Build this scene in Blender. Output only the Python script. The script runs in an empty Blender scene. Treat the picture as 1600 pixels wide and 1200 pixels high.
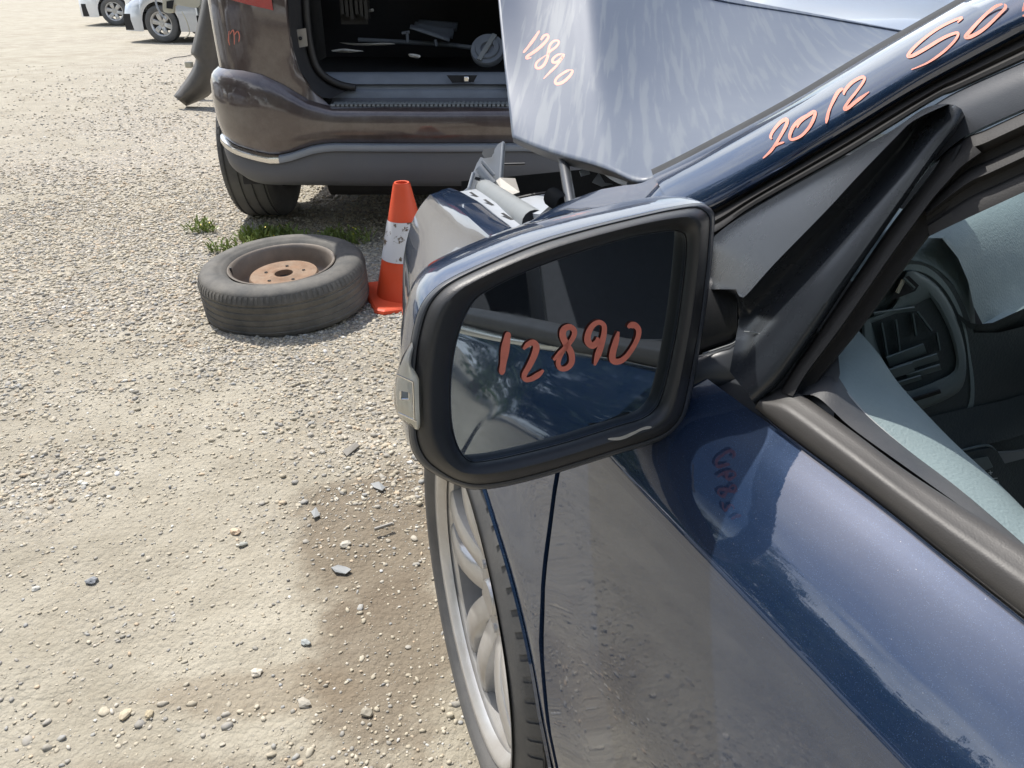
import bpy, math, random
import numpy as np
from math import sin, cos, pi, radians, sqrt, atan2
from mathutils import Vector, Matrix

random.seed(7); rng = np.random.default_rng(7)
scene = bpy.context.scene
C = scene.collection

# ------------------------------------------------------------------ camera, sky, sun, exposure
CAM_H, PITCH, FPX = 1.2, radians(28), 1210.0
cam = bpy.data.cameras.new('camera'); cam.sensor_width = 36; cam.lens = 36 * FPX / 1600
cam.clip_start = 0.01; cam.clip_end = 800
camo = bpy.data.objects.new('camera', cam); C.objects.link(camo)
camo.location = (0, 0, CAM_H); camo.rotation_euler = (pi / 2 - PITCH, 0, 0)
scene.camera = camo

SUN = Vector((-0.60, 0.80, 0)).normalized() * cos(radians(59)); SUN.z = sin(radians(59))
world = bpy.data.worlds.new('World'); scene.world = world; world.use_nodes = True
wn = world.node_tree; wn.nodes.clear()
out = wn.nodes.new('ShaderNodeOutputWorld'); bg = wn.nodes.new('ShaderNodeBackground')
sky = wn.nodes.new('ShaderNodeTexSky'); sky.sky_type = 'NISHITA'; sky.sun_disc = False
sky.sun_elevation = radians(59); sky.sun_rotation = atan2(SUN.x, SUN.y); sky.dust_density = 2.0
tc = wn.nodes.new('ShaderNodeTexCoord'); mp = wn.nodes.new('ShaderNodeMapping'); mp.inputs['Scale'].default_value = (1, 1, 2.2)
nz = wn.nodes.new('ShaderNodeTexNoise'); nz.inputs['Scale'].default_value = 2.3; nz.inputs['Detail'].default_value = 8; nz.inputs['Roughness'].default_value = .55
rp = wn.nodes.new('ShaderNodeValToRGB'); rp.color_ramp.elements[0].position = .41; rp.color_ramp.elements[1].position = .58
mx = wn.nodes.new('ShaderNodeMix'); mx.data_type = 'RGBA'
wn.links.new(tc.outputs['Generated'], mp.inputs[0]); wn.links.new(mp.outputs[0], nz.inputs['Vector'])
wn.links.new(nz.outputs[0], rp.inputs[0]); sx = wn.nodes.new('ShaderNodeSeparateXYZ'); wn.links.new(tc.outputs['Generated'], sx.inputs[0])
zr_ = wn.nodes.new('ShaderNodeMapRange'); zr_.interpolation_type = 'SMOOTHSTEP'; wn.links.new(sx.outputs[2], zr_.inputs[0])
for nm_, vv_ in (('From Min', .46), ('From Max', .78), ('To Min', 1), ('To Max', .12)): zr_.inputs[nm_].default_value = vv_
cm_ = wn.nodes.new('ShaderNodeMath'); cm_.operation = 'MULTIPLY'; wn.links.new(rp.outputs[0], cm_.inputs[0]); wn.links.new(zr_.outputs[0], cm_.inputs[1]); wn.links.new(cm_.outputs[0], mx.inputs[0])
wn.links.new(sky.outputs[0], mx.inputs[6]); mx.inputs[7].default_value = (8.8, 9.2, 9.5, 1)
wn.links.new(mx.outputs[2], bg.inputs[0]); bg.inputs[1].default_value = .15
wn.links.new(bg.outputs[0], out.inputs[0])

sl = bpy.data.lights.new('sun', 'SUN'); sl.energy = 3.7; sl.angle = radians(.6); sl.color = (1, .96, .89)
so = bpy.data.objects.new('sun', sl); C.objects.link(so); so.rotation_euler = SUN.to_track_quat('Z', 'Y').to_euler()

scene.view_settings.view_transform = 'Standard'; scene.view_settings.look = 'None'
scene.view_settings.gamma = 1; scene.view_settings.exposure = 0.5
scene.view_settings.use_curve_mapping = False

# ------------------------------------------------------------------ helpers
HEAD = radians(22.7)
def ray(px, py):                                   # direction of the sight line with unit depth
    x = (px - 800) / FPX; y = (600 - py) / FPX
    return np.array([x, cos(PITCH) + y * sin(PITCH), -sin(PITCH) + y * cos(PITCH)])
CAMP = np.array([0, 0, CAM_H])
def dep(px, py, t): return CAMP + t * ray(px, py)
def onY(px, py, Y): d = ray(px, py); return CAMP + Y / d[1] * d
def onZ(px, py, Z): d = ray(px, py); return CAMP + (Z - CAM_H) / d[2] * d
def car2w(u, v, z): return np.array([-sin(HEAD) * u + cos(HEAD) * v, cos(HEAD) * u + sin(HEAD) * v, z])
def w2car(p): return np.array([-sin(HEAD) * p[0] + cos(HEAD) * p[1], cos(HEAD) * p[0] + sin(HEAD) * p[1], p[2]])
def onU(px, py, u): d = w2car(ray(px, py)); t = u / d[0]; return CAMP + t * ray(px, py)
def onV(px, py, v): d = w2car(ray(px, py)); t = v / d[1]; return CAMP + t * ray(px, py)

def root_of(o):
    while o.parent: o = o.parent
    return o
def tag(o, label=None, cat=None, group=None, kind=None):
    if label: o['label'] = label
    if cat: o['category'] = cat
    if group: o['group'] = group
    if kind: o['kind'] = kind
    return o
def empty(name, loc, label, cat, group=None, rotz=0):
    o = bpy.data.objects.new(name, None); C.objects.link(o); o.location = loc; o.rotation_euler = (0, 0, rotz)
    o.empty_display_size = .1
    return tag(o, label, cat, group)
def mesh(name, verts, faces, mat, parent=None, smooth=True, **kw):
    verts = np.asarray(verts, float)
    if parent is not None:
        r = root_of(parent)
        M = (Matrix.Translation(r.location) @ r.rotation_euler.to_matrix().to_4x4()).inverted()
        M = np.array(M); verts = verts @ M[:3, :3].T + M[:3, 3]
    me = bpy.data.meshes.new(name); me.from_pydata(verts.tolist(), [], faces); me.update()
    if smooth:
        me.shade_smooth()
        if len(me.polygons) < 20000: me.set_sharp_from_angle(angle=radians(48))
    if mat: me.materials.append(mat)
    o = bpy.data.objects.new(name, me); C.objects.link(o)
    if parent is not None: o.parent = parent
    tag(o, **kw)
    return o
def solid(o, th, off=-1):
    m = o.modifiers.new('thick', 'SOLIDIFY'); m.thickness = th; m.offset = off; return o
def bevel(o, w, n=2):
    m = o.modifiers.new('bev', 'BEVEL'); m.width = w; m.segments = n; m.limit_method = 'ANGLE'; m.angle_limit = radians(35); return o
def grid_faces(nr, nc, closed=False, base=0):
    f = []
    for i in range(nr - 1):
        for j in range(nc if closed else nc - 1):
            k = (j + 1) % nc
            f.append((base + i * nc + j, base + i * nc + k, base + (i + 1) * nc + k, base + (i + 1) * nc + j))
    return f
class MB:
    def __init__(s): s.v = []; s.f = []
    def add(s, v, f): b = len(s.v); s.v += [tuple(p) for p in v]; s.f += [tuple(b + i for i in q) for q in f]; return s
    def grid(s, rows, closed=False):
        rows = [list(r) for r in rows]
        return s.add([p for r in rows for p in r], grid_faces(len(rows), len(rows[0]), closed))
    def box(s, x0, x1, y0, y1, z0, z1, M=None):
        v = [(x, y, z) for z in (z0, z1) for y in (y0, y1) for x in (x0, x1)]
        if M is not None: v = [M(*p) for p in v]
        return s.add(v, [(0, 2, 3, 1), (4, 5, 7, 6), (0, 1, 5, 4), (2, 6, 7, 3), (0, 4, 6, 2), (1, 3, 7, 5)])
    def tube(s, pts, r, n=10, caps=True):
        pts = [Vector(p) for p in pts]; rings = []
        up = Vector((0, 0, 1)); prev = None
        for i, p in enumerate(pts):
            d = (pts[min(i + 1, len(pts) - 1)] - pts[max(i - 1, 0)]).normalized()
            a = prev if prev is not None else (up if abs(d.z) < .9 else Vector((1, 0, 0)))
            x = (a - d * a.dot(d)).normalized(); y = d.cross(x); prev = x
            rr = r[i] if hasattr(r, '__len__') else r
            rings.append([tuple(p + x * (rr * cos(2 * pi * k / n)) + y * (rr * sin(2 * pi * k / n))) for k in range(n)])
        b = len(s.v); s.grid(rings, True)
        if caps:
            m = (len(rings) - 1) * n
            s.f.append(tuple(b + k for k in range(n))[::-1]); s.f.append(tuple(b + m + k for k in range(n)))
        return s
    def lathe(s, prof, c, ax, n=48, ref=None):       # prof: (radius, distance along ax)
        ax = Vector(ax).normalized(); c = Vector(c)
        a = Vector(ref) if ref else (Vector((0, 0, 1)) if abs(ax.z) < .9 else Vector((1, 0, 0)))
        x = (a - ax * a.dot(ax)).normalized(); y = ax.cross(x)
        return s.grid([[tuple(c + ax * h + (x * cos(2 * pi * k / n) + y * sin(2 * pi * k / n)) * r) for k in range(n)] for r, h in prof], True)
    def poly(s, pts): return s.add(pts, [tuple(range(len(pts)))])
    def build(s, name, mat, parent=None, smooth=True, **kw): return mesh(name, s.v, s.f, mat, parent, smooth, **kw)

def resample(P, n):
    P = np.array(P, float); d = np.r_[0, np.cumsum(np.linalg.norm(np.diff(P, axis=0), axis=1))]
    t = np.linspace(0, d[-1], n)
    return np.stack([np.interp(t, d, P[:, k]) for k in range(P.shape[1])], 1)
def catmull(P, n=8, closed=False):
    P = [np.array(p, float) for p in P]; m = len(P); o = []
    for i in range(m if closed else m - 1):
        if closed: a, b, c, d = P[i - 1], P[i], P[(i + 1) % m], P[(i + 2) % m]
        else: a, b, c, d = P[max(i - 1, 0)], P[i], P[i + 1], P[min(i + 2, m - 1)]
        for k in range(n):
            t = k / n
            o.append(.5 * (2 * b + (c - a) * t + (2 * a - 5 * b + 4 * c - d) * t * t + (3 * b - a - 3 * c + d) * t ** 3))
    if not closed: o.append(P[-1])
    return np.array(o)

# ------------------------------------------------------------------ materials
def newmat(name):
    m = bpy.data.materials.new(name); m.use_nodes = True; n = m.node_tree
    return m, n, n.nodes['Principled BSDF']
def N(n, t, **kw):
    x = n.nodes.new(t)
    for k, v in kw.items():
        if k in x.inputs: x.inputs[k].default_value = v
        else: setattr(x, k, v)
    return x
def mixc(n, fac, a, b):
    m = n.nodes.new('ShaderNodeMix'); m.data_type = 'RGBA'
    for sock, val in ((0, fac), (6, a), (7, b)):
        if hasattr(val, 'links'): n.links.new(val, m.inputs[sock])
        elif sock == 0: m.inputs[0].default_value = val
        else: m.inputs[sock].default_value = (*val, 1)
    return m.outputs[2]
def ramp(n, src, p0, p1, c0=(0, 0, 0), c1=(1, 1, 1)):
    r = n.nodes.new('ShaderNodeValToRGB'); e = r.color_ramp.elements
    e[0].position = p0; e[1].position = p1; e[0].color = (*c0, 1); e[1].color = (*c1, 1)
    n.links.new(src, r.inputs[0]); return r.outputs[0]
def noise(n, scale, detail=4, rough=.5, stretch=None):
    t = N(n, 'ShaderNodeTexCoord'); x = N(n, 'ShaderNodeTexNoise'); x.inputs['Scale'].default_value = scale
    x.inputs['Detail'].default_value = detail; x.inputs['Roughness'].default_value = rough
    if stretch:
        m = N(n, 'ShaderNodeMapping'); m.inputs['Scale'].default_value = stretch
        n.links.new(t.outputs['Object'], m.inputs[0]); n.links.new(m.outputs[0], x.inputs['Vector'])
    else: n.links.new(t.outputs['Object'], x.inputs['Vector'])
    return x.outputs[0]
def bump(n, p, src, strength, dist):
    b = N(n, 'ShaderNodeBump'); b.inputs['Strength'].default_value = strength; b.inputs['Distance'].default_value = dist
    n.links.new(src, b.inputs['Height']); n.links.new(b.outputs[0], p.inputs['Normal'])
def pbr(name, col, rough=.5, metal=0, coat=0, var=.12, vscale=8, grain=0, gscale=900, dust=0, dcol=(.33, .30, .26), rvar=.1, spec=.5):
    m, n, p = newmat(name)
    c2 = tuple(min(1, c * (1 + var)) for c in col); c1 = tuple(c * (1 - var) for c in col)
    src = mixc(n, noise(n, vscale, 5, .6), c1, c2)
    if dust:
        d = ramp(n, noise(n, vscale * .7, 8, .7), .35, .75)
        k = N(n, 'ShaderNodeMath', operation='MULTIPLY'); n.links.new(d, k.inputs[0]); k.inputs[1].default_value = dust
        src = _mixdust(n, k.outputs[0], src, dcol)
    n.links.new(src, p.inputs['Base Color'])
    r = N(n, 'ShaderNodeMapRange'); r.inputs['To Min'].default_value = max(0.01, rough - rvar * rough * 2); r.inputs['To Max'].default_value = min(1, rough + rvar * rough * 2)
    n.links.new(noise(n, vscale * 2.3, 6, .65), r.inputs[0]); n.links.new(r.outputs[0], p.inputs['Roughness'])
    p.inputs['Metallic'].default_value = metal; p.inputs['Coat Weight'].default_value = coat; p.inputs['Coat Roughness'].default_value = .03
    p.inputs['Specular IOR Level'].default_value = spec
    if grain: bump(n, p, noise(n, gscale, 2, .5), grain, .0006)
    return m
def _mixdust(n, fac, a, b):
    m = n.nodes.new('ShaderNodeMix'); m.data_type = 'RGBA'; n.links.new(fac, m.inputs[0]); n.links.new(a, m.inputs[6]); m.inputs[7].default_value = (*b, 1)
    return m.outputs[2]

def paint(name, base, flake, dust=.06, coat_rough=.015, metal=.5, rough=.42, ior=1.9, famt=.25, spec=.5):
    m, n, p = newmat(name)
    t = N(n, 'ShaderNodeTexCoord')
    v = N(n, 'ShaderNodeTexVoronoi'); v.inputs['Scale'].default_value = 2600; n.links.new(t.outputs['Object'], v.inputs['Vector'])
    sep = N(n, 'ShaderNodeSeparateColor'); n.links.new(v.outputs['Color'], sep.inputs[0])
    f = ramp(n, sep.outputs[0], .93, 1.0)
    fk = N(n, 'ShaderNodeMath', operation='MULTIPLY'); n.links.new(f, fk.inputs[0]); fk.inputs[1].default_value = famt
    c = _mixdust(n, fk.outputs[0], mixc(n, noise(n, 700, 2, .6), tuple(x * .8 for x in base), tuple(x * 1.25 for x in base)), flake)
    d = ramp(n, noise(n, 5, 9, .72), .42, .8)
    k = N(n, 'ShaderNodeMath', operation='MULTIPLY'); n.links.new(d, k.inputs[0]); k.inputs[1].default_value = dust
    # specks of dust and scratches
    sv = N(n, 'ShaderNodeTexVoronoi'); sv.inputs['Scale'].default_value = 160; n.links.new(t.outputs['Object'], sv.inputs['Vector'])
    s2 = ramp(n, sv.outputs['Distance'], .035, .07, (1, 1, 1), (0, 0, 0)); s3 = N(n, 'ShaderNodeSeparateColor'); n.links.new(sv.outputs['Color'], s3.inputs[0])
    s4 = N(n, 'ShaderNodeMath', operation='GREATER_THAN'); n.links.new(s3.outputs[1], s4.inputs[0]); s4.inputs[1].default_value = .8
    s5 = N(n, 'ShaderNodeMath', operation='MULTIPLY'); n.links.new(s2, s5.inputs[0]); n.links.new(s4.outputs[0], s5.inputs[1])
    s6 = N(n, 'ShaderNodeMath', operation='MULTIPLY'); n.links.new(s5.outputs[0], s6.inputs[0]); s6.inputs[1].default_value = .45
    km = N(n, 'ShaderNodeMath', operation='MAXIMUM'); n.links.new(k.outputs[0], km.inputs[0]); n.links.new(s6.outputs[0], km.inputs[1])
    col = _mixdust(n, km.outputs[0], c, (.34, .33, .31))
    n.links.new(col, p.inputs['Base Color'])
    p.inputs['Metallic'].default_value = metal; p.inputs['Roughness'].default_value = rough
    p.inputs['Coat Weight'].default_value = 1; p.inputs['Coat IOR'].default_value = ior; p.inputs['Specular IOR Level'].default_value = spec
    cr = N(n, 'ShaderNodeMapRange'); cr.inputs['To Min'].default_value = coat_rough; cr.inputs['To Max'].default_value = coat_rough + .05
    n.links.new(d, cr.inputs[0]); n.links.new(cr.outputs[0], p.inputs['Coat Roughness'])
    b = N(n, 'ShaderNodeBump'); b.inputs['Strength'].default_value = .04; b.inputs['Distance'].default_value = .0003
    n.links.new(noise(n, 260, 2, .5), b.inputs['Height']); n.links.new(b.outputs[0], p.inputs['Coat Normal'])
    return m
M = {}
M['navy'] = paint('navy_paint', (.011, .028, .070), (.25, .36, .5), rough=.27, metal=.32, famt=.15, spec=.1)
M['brown'] = paint('brown_paint', (.080, .060, .058), (.2, .18, .17), dust=.3, coat_rough=.06, ior=1.6)
M['silver'] = paint('silver_paint', (.50, .53, .58), (.8, .8, .8), dust=.15)
M['white'] = paint('white_paint', (.72, .73, .74), (.8, .8, .8), dust=.15, metal=0)
M['darkcar'] = paint('dark_grey_paint', (.06, .065, .075), (.3, .3, .3), dust=.2)
M['greycar'] = paint('pale_grey_paint', (.38, .42, .46), (.7, .7, .7), dust=.4, coat_rough=.15)
# dusty bonnet with dried water streaks
m, n, p = newmat('dusty_navy_paint')
geo = N(n, 'ShaderNodeNewGeometry'); mpr = N(n, 'ShaderNodeMapping'); mpr.inputs['Rotation'].default_value = (0, 0, .13)
mpp = N(n, 'ShaderNodeMapping'); mpp.inputs['Scale'].default_value = (75, 4.5, 3)
n.links.new(geo.outputs['Position'], mpr.inputs[0]); n.links.new(mpr.outputs[0], mpp.inputs[0]); nzz = N(n, 'ShaderNodeTexNoise'); nzz.inputs['Scale'].default_value = 1; nzz.inputs['Detail'].default_value = 5; nzz.inputs['Distortion'].default_value = .3
n.links.new(mpp.outputs[0], nzz.inputs['Vector']); st = ramp(n, nzz.outputs[0], .50, .60); st2 = noise(n, 4, 6, .6)
c = _mixdust(n, st2, mixc(n, .5, (.038, .056, .098), (.038, .056, .098)), (.078, .096, .13))
k = N(n, 'ShaderNodeMath', operation='MULTIPLY'); n.links.new(st, k.inputs[0]); k.inputs[1].default_value = .34
c = _mixdust(n, k.outputs[0], c, (.17, .19, .20)); n.links.new(c, p.inputs['Base Color'])
p.inputs['Roughness'].default_value = .55; p.inputs['Metallic'].default_value = .1; p.inputs['Coat Weight'].default_value = .2
rr2 = N(n, 'ShaderNodeMapRange'); rr2.inputs['To Min'].default_value = .30; rr2.inputs['To Max'].default_value = .42; n.links.new(st, rr2.inputs[0]); n.links.new(rr2.outputs[0], p.inputs['Coat Roughness'])
M['hood'] = m
M['black'] = pbr('black_textured_plastic', (.022, .023, .025), .42, grain=.35, gscale=1300, dust=.05, rvar=.15)
M['satin'] = pbr('satin_black_plastic', (.040, .044, .052), .36, grain=.15, gscale=1500, dust=.22, dcol=(.16, .17, .18))
M['corner'] = pbr('weathered_satin_plastic', (.017, .020, .025), .27, grain=.15, gscale=1500, dust=.2, dcol=(.06, .068, .078), vscale=5)
M['rubber'] = pbr('weathered_rubber', (.020, .019, .019), .6, grain=.2, dust=.3, dcol=(.055, .050, .047))
M['moulding'] = pbr('greyed_rubber_moulding', (.048, .045, .043), .5, var=.15, vscale=14, grain=.2, dust=.45, dcol=(.085, .079, .073))
M['chrome'] = pbr('bright_trim', (.72, .71, .69), .18, metal=1, var=.05)
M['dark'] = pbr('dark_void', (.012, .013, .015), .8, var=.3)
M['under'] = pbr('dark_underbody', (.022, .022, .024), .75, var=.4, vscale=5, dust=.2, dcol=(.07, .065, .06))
M['valance'] = pbr('grey_plastic_valance', (.11, .115, .13), .5, var=.15, vscale=4, dust=.4, dcol=(.15, .14, .13))
M['trimgrey'] = pbr('grey_trim', (.25, .28, .33), .38, var=.1, metal=.3)
M['tyre'] = pbr('tyre_rubber', (.075, .077, .08), .7, var=.2, vscale=7, grain=.4, gscale=400, dust=.6, dcol=(.20, .19, .175))
M['tyre2'] = pbr('tyre_rubber_worn', (.070, .070, .068), .8, var=.25, vscale=9, grain=.5, gscale=300, dust=.85, dcol=(.20, .185, .16))
M['alloy'] = pbr('alloy_silver', (.60, .60, .60), .32, metal=.5, var=.1, vscale=12, dust=.6, dcol=(.34, .31, .27))
M['steel'] = pbr('bare_steel_dusty', (.28, .27, .25), .5, metal=.4, var=.2, vscale=20, dust=.5)
M['rust'] = pbr('rusty_steel', (.23, .135, .08), .9, var=.5, vscale=26, dust=.7, dcol=(.34, .27, .20))
M['orange'] = pbr('orange_cone_plastic', (.78, .085, .022), .55, var=.15, vscale=9, dust=.12)
m, n, p = newmat('cone_collar_white')
c = _mixdust(n, ramp(n, noise(n, 22, 6, .65), .56, .60), mixc(n, .5, (.70, .71, .74), (.70, .71, .74)), (.12, .08, .05)); n.links.new(c, p.inputs['Base Color']); p.inputs['Roughness'].default_value = .4
M['collar'] = m
M['flange'] = pbr('pale_primer_metal', (.36, .39, .43), .4, var=.1, vscale=15, dust=.3, dcol=(.45, .43, .40))
M['tubegrey'] = pbr('grey_tube', (.22, .24, .25), .5, var=.12, vscale=20, dust=.2)
M['cream'] = pbr('cream_plastic', (.60, .57, .45), .5, var=.15, dust=.3)
M['teal'] = pbr('green_lit_grey_trim', (.20, .255, .26), .62, var=.08, vscale=30, grain=1.0, gscale=420)  # green tint of light through the windscreen is put into this colour
M['dash'] = pbr('dashboard_plastic', (.055, .072, .076), .6, var=.1, vscale=20, grain=1.0, gscale=380)
M['dash2'] = pbr('vent_plastic', (.15, .19, .195), .5, var=.12, vscale=25, grain=.3)
M['seat'] = pbr('seat_cloth', (.05, .05, .055), .9, var=.2, vscale=60)
M['panel'] = pbr('door_inner_plastic', (.045, .047, .052), .55, var=.15, dust=.2, grain=.3)
M['red'] = pbr('red_lamp', (.33, .004, .012), .12, coat=1, var=.1)
M['paper'] = pbr('scrap_paper', (.65, .64, .6), .7, var=.2, vscale=30)
M['cargo'] = pbr('cargo_grey_plastic', (.16, .18, .21), .6, var=.3, vscale=10)
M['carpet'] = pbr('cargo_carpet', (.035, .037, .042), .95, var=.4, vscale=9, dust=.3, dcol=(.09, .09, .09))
M['marker'] = pbr('salmon_paint_marker', (.62, .18, .125), .5, var=.3, vscale=150)
M['marker2'] = pbr('pale_salmon_marker', (.82, .30, .22), .5, var=.2, vscale=150)
M['glyph'] = pbr('white_print', (.75, .8, .8), .5)
M['scratch'] = pbr('scuffed_plastic', (.42, .40, .36), .8, var=.4, vscale=200)
M['liner'] = pbr('dark_plastic_cover', (.085, .08, .075), .55, var=.3, vscale=5, dust=.5, dcol=(.20, .18, .155))
M['bark'] = pbr('bark', (.09, .065, .045), .9, var=.4, vscale=6)
def glassmat(name, tint, refl=1.0, dark=None):
    m = bpy.data.materials.new(name); m.use_nodes = True; n = m.node_tree; n.nodes.clear()
    o = N(n, 'ShaderNodeOutputMaterial'); t = N(n, 'ShaderNodeBsdfTransparent'); t.inputs[0].default_value = (*tint, 1)
    g = N(n, 'ShaderNodeBsdfGlossy'); g.inputs['Roughness'].default_value = .01; f = N(n, 'ShaderNodeFresnel'); f.inputs[0].default_value = 1.45
    x = N(n, 'ShaderNodeMixShader'); n.links.new(f.outputs[0], x.inputs[0]); n.links.new(t.outputs[0], x.inputs[1]); n.links.new(g.outputs[0], x.inputs[2]); n.links.new(x.outputs[0], o.inputs[0])
    return m
M['glass'] = glassmat('tinted_window_glass', (.88, .96, .95))
M['wsglass'] = glassmat('clear_windscreen_glass', (.88, .93, .92))
M['carglass'] = pbr('dark_car_glass', (.02, .025, .028), .05, coat=1, var=.1)
M['lens'] = glassmat('clear_lens', (.93, .93, .92))
M['reflector'] = pbr('lamp_reflector', (.93, .90, .84), .4, metal=0, var=.1, vscale=60)
m, n, p = newmat('mirror_silvering')
p.inputs['Base Color'].default_value = (.37, .42, .47, 1); p.inputs['Metallic'].default_value = 1; p.inputs['Roughness'].default_value = .015
d = ramp(n, noise(n, 30, 8, .7), .45, .8); r = N(n, 'ShaderNodeMapRange'); r.inputs['To Min'].default_value = .01; r.inputs['To Max'].default_value = .09; n.links.new(d, r.inputs[0]); n.links.new(r.outputs[0], p.inputs['Roughness'])
M['mirror'] = m
def leafmat(name, c):
    m, n, p = newmat(name); src = mixc(n, noise(n, 1.3, 5, .6), tuple(x * .6 for x in c), tuple(x * 1.4 for x in c))
    n.links.new(src, p.inputs['Base Color']); p.inputs['Roughness'].default_value = .6; p.inputs['Subsurface Weight'].default_value = 0
    return m
M['leaf'] = leafmat('tree_leaves', (.05, .09, .03)); M['weed'] = leafmat('weed_leaves', (.19, .25, .06))
M['flower'] = pbr('yellow_flower', (.75, .60, .05), .6)

# ------------------------------------------------------------------ ground
def vnoise(x, y, s, seed=0):
    r = np.random.default_rng(seed).random((256, 256)); X = x / s; Y = y / s
    i = np.floor(X).astype(int); j = np.floor(Y).astype(int); fx = X - i; fy = Y - j
    fx = fx * fx * (3 - 2 * fx); fy = fy * fy * (3 - 2 * fy)
    g = lambda a, b: r[a % 256, b % 256]
    return (g(i, j) * (1 - fx) * (1 - fy) + g(i + 1, j) * fx * (1 - fy) + g(i, j + 1) * (1 - fx) * fy + g(i + 1, j + 1) * fx * fy) - .5
def gravel_mask(x, y):          # 1 where loose gravel lies thick
    e = 2.05 + .35 * vnoise(x, y, .7, 5) * 2 + .12 * (x + 1)
    a = 1 / (1 + np.exp(-(y - e) * 5))
    b = 1 / (1 + np.exp(-(x + 2.6 + .30 * (y - 3) + .9 * vnoise(x, y, 1.3, 6)) * 3))      # wheel track on the left is fine dirt
    c = vnoise(x, y, .42, 8) + .5 * vnoise(x, y, .17, 9)
    return np.clip(a * (.22 + .78 * b) * np.clip(.75 + 1.1 * c, .15, 1) + (1 - a) * np.clip(c * 1.6 - .08, 0, 1) * .6, 0, 1)
def ground_h(x, y):
    x = np.asarray(x, float); y = np.asarray(y, float)
    w = np.clip(1 - np.maximum(np.abs(x + 1) - 2.6, np.abs(y - 3.5) - 3.4) / 1.0, 0, 1)
    h = .022 * vnoise(x, y, .9, 1) + .010 * vnoise(x, y, .25, 2) + .006 * vnoise(x, y, .09, 3) + .0045 * vnoise(x, y, .04, 4) + .003 * vnoise(x, y, .018, 14)
    return h * w
xs = np.r_[-300, -120, -60, -30, -18, -12, -9, -7, -6, -5.2, np.arange(-4.6, 1.4, .016), 1.8, 2.5, 4, 6, 9, 14, 25, 60, 120, 300]
ys = np.r_[-300, -120, -50, -20, -10, -5, -2, -1, -.4, np.arange(0, 7.2, .016), 7.6, 8.2, 9, 10.5, 13, 16, 20, 28, 40, 70, 150, 400]
gx, gy = np.meshgrid(xs, ys); gz = ground_h(gx, gy)
nr, nc = gx.shape
me = bpy.data.meshes.new('ground'); me.vertices.add(nr * nc)
me.vertices.foreach_set('co', np.stack([gx, gy, gz], -1).ravel())
i = (np.arange(nr - 1)[:, None] * nc + np.arange(nc - 1)).ravel()
q = np.stack([i, i + 1, i + nc + 1, i + nc], 1)
me.loops.add(q.size); me.loops.foreach_set('vertex_index', q.ravel()); me.polygons.add(len(q))
me.polygons.foreach_set('loop_start', np.arange(len(q)) * 4); me.polygons.foreach_set('loop_total', np.full(len(q), 4))
me.update(calc_edges=True); me.shade_smooth()
ca = me.attributes.new('gravel', 'FLOAT', 'POINT'); ca.data.foreach_set('value', gravel_mask(gx, gy).ravel())
ground = bpy.data.objects.new('ground', me); C.objects.link(ground); ground['kind'] = 'structure'

m, n, p = newmat('dirt_and_gravel')
at = N(n, 'ShaderNodeAttribute'); at.attribute_name = 'gravel'
tcn = N(n, 'ShaderNodeTexCoord'); O = tcn.outputs['Object']
big = noise(n, .55, 5, .6); med = noise(n, 3.0, 8, .65); fine = noise(n, 90, 6, .7); vf = noise(n, 420, 3, .6)
dirt = mixc(n, ramp(n, big, .35, .65), (.292, .258, .196), (.352, .322, .255))
dirt = _mixdust(n, ramp(n, med, .38, .72), dirt, (.45, .415, .335))
def darken(src, fac, col):
    return _mixdust(n, fac, src, col)
kf = N(n, 'ShaderNodeMath', operation='MULTIPLY'); n.links.new(ramp(n, fine, .52, .72), kf.inputs[0]); kf.inputs[1].default_value = .4
dirt = _mixdust(n, kf.outputs[0], dirt, (.19, .165, .13))
def vor(scale, rnd=1):
    v = N(n, 'ShaderNodeTexVoronoi'); v.inputs['Scale'].default_value = scale; v.inputs['Randomness'].default_value = rnd
    w = N(n, 'ShaderNodeVectorMath', operation='ADD'); nn = N(n, 'ShaderNodeTexNoise'); nn.inputs['Scale'].default_value = scale * .6; n.links.new(O, nn.inputs['Vector'])
    s = N(n, 'ShaderNodeVectorMath', operation='SCALE'); s.inputs['Scale'].default_value = .7 / scale; n.links.new(nn.outputs['Color'], s.inputs[0])
    n.links.new(O, w.inputs[0]); n.links.new(s.outputs[0], w.inputs[1]); n.links.new(w.outputs[0], v.inputs['Vector']); return v
v1 = vor(72); v2 = vor(170)
sc1 = N(n, 'ShaderNodeSeparateColor'); n.links.new(v1.outputs['Color'], sc1.inputs[0])
def crampN(src, stops):
    r = n.nodes.new('ShaderNodeValToRGB'); e = r.color_ramp.elements
    e[0].position, e[0].color = stops[0][0], (*stops[0][1], 1); e[1].position, e[1].color = stops[1][0], (*stops[1][1], 1)
    for pz, cz in stops[2:]:
        x = e.new(pz); x.color = (*cz, 1)
    n.links.new(src, r.inputs[0]); return r.outputs[0]
PEB = [(0, (.16, .155, .15)), (1, (.80, .76, .68)), (.25, (.33, .31, .285)), (.5, (.50, .45, .36)), (.7, (.36, .36, .36)), (.85, (.62, .50, .35))]
peb = crampN(sc1.outputs[0], PEB)
gap1 = ramp(n, v1.outputs['Distance'], .35, .62)
kk = N(n, 'ShaderNodeMath', operation='MULTIPLY'); n.links.new(gap1, kk.inputs[0]); kk.inputs[1].default_value = .55
peb = _mixdust(n, kk.outputs[0], peb, (.16, .14, .115))
gm = N(n, 'ShaderNodeMath', operation='MULTIPLY'); n.links.new(at.outputs['Fac'], gm.inputs[0]); gm.inputs[1].default_value = .8
ms = n.nodes.new('ShaderNodeMix'); ms.data_type = 'RGBA'; n.links.new(gm.outputs[0], ms.inputs[0]); n.links.new(dirt, ms.inputs[6]); n.links.new(peb, ms.inputs[7]); col = ms.outputs[2]
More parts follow.
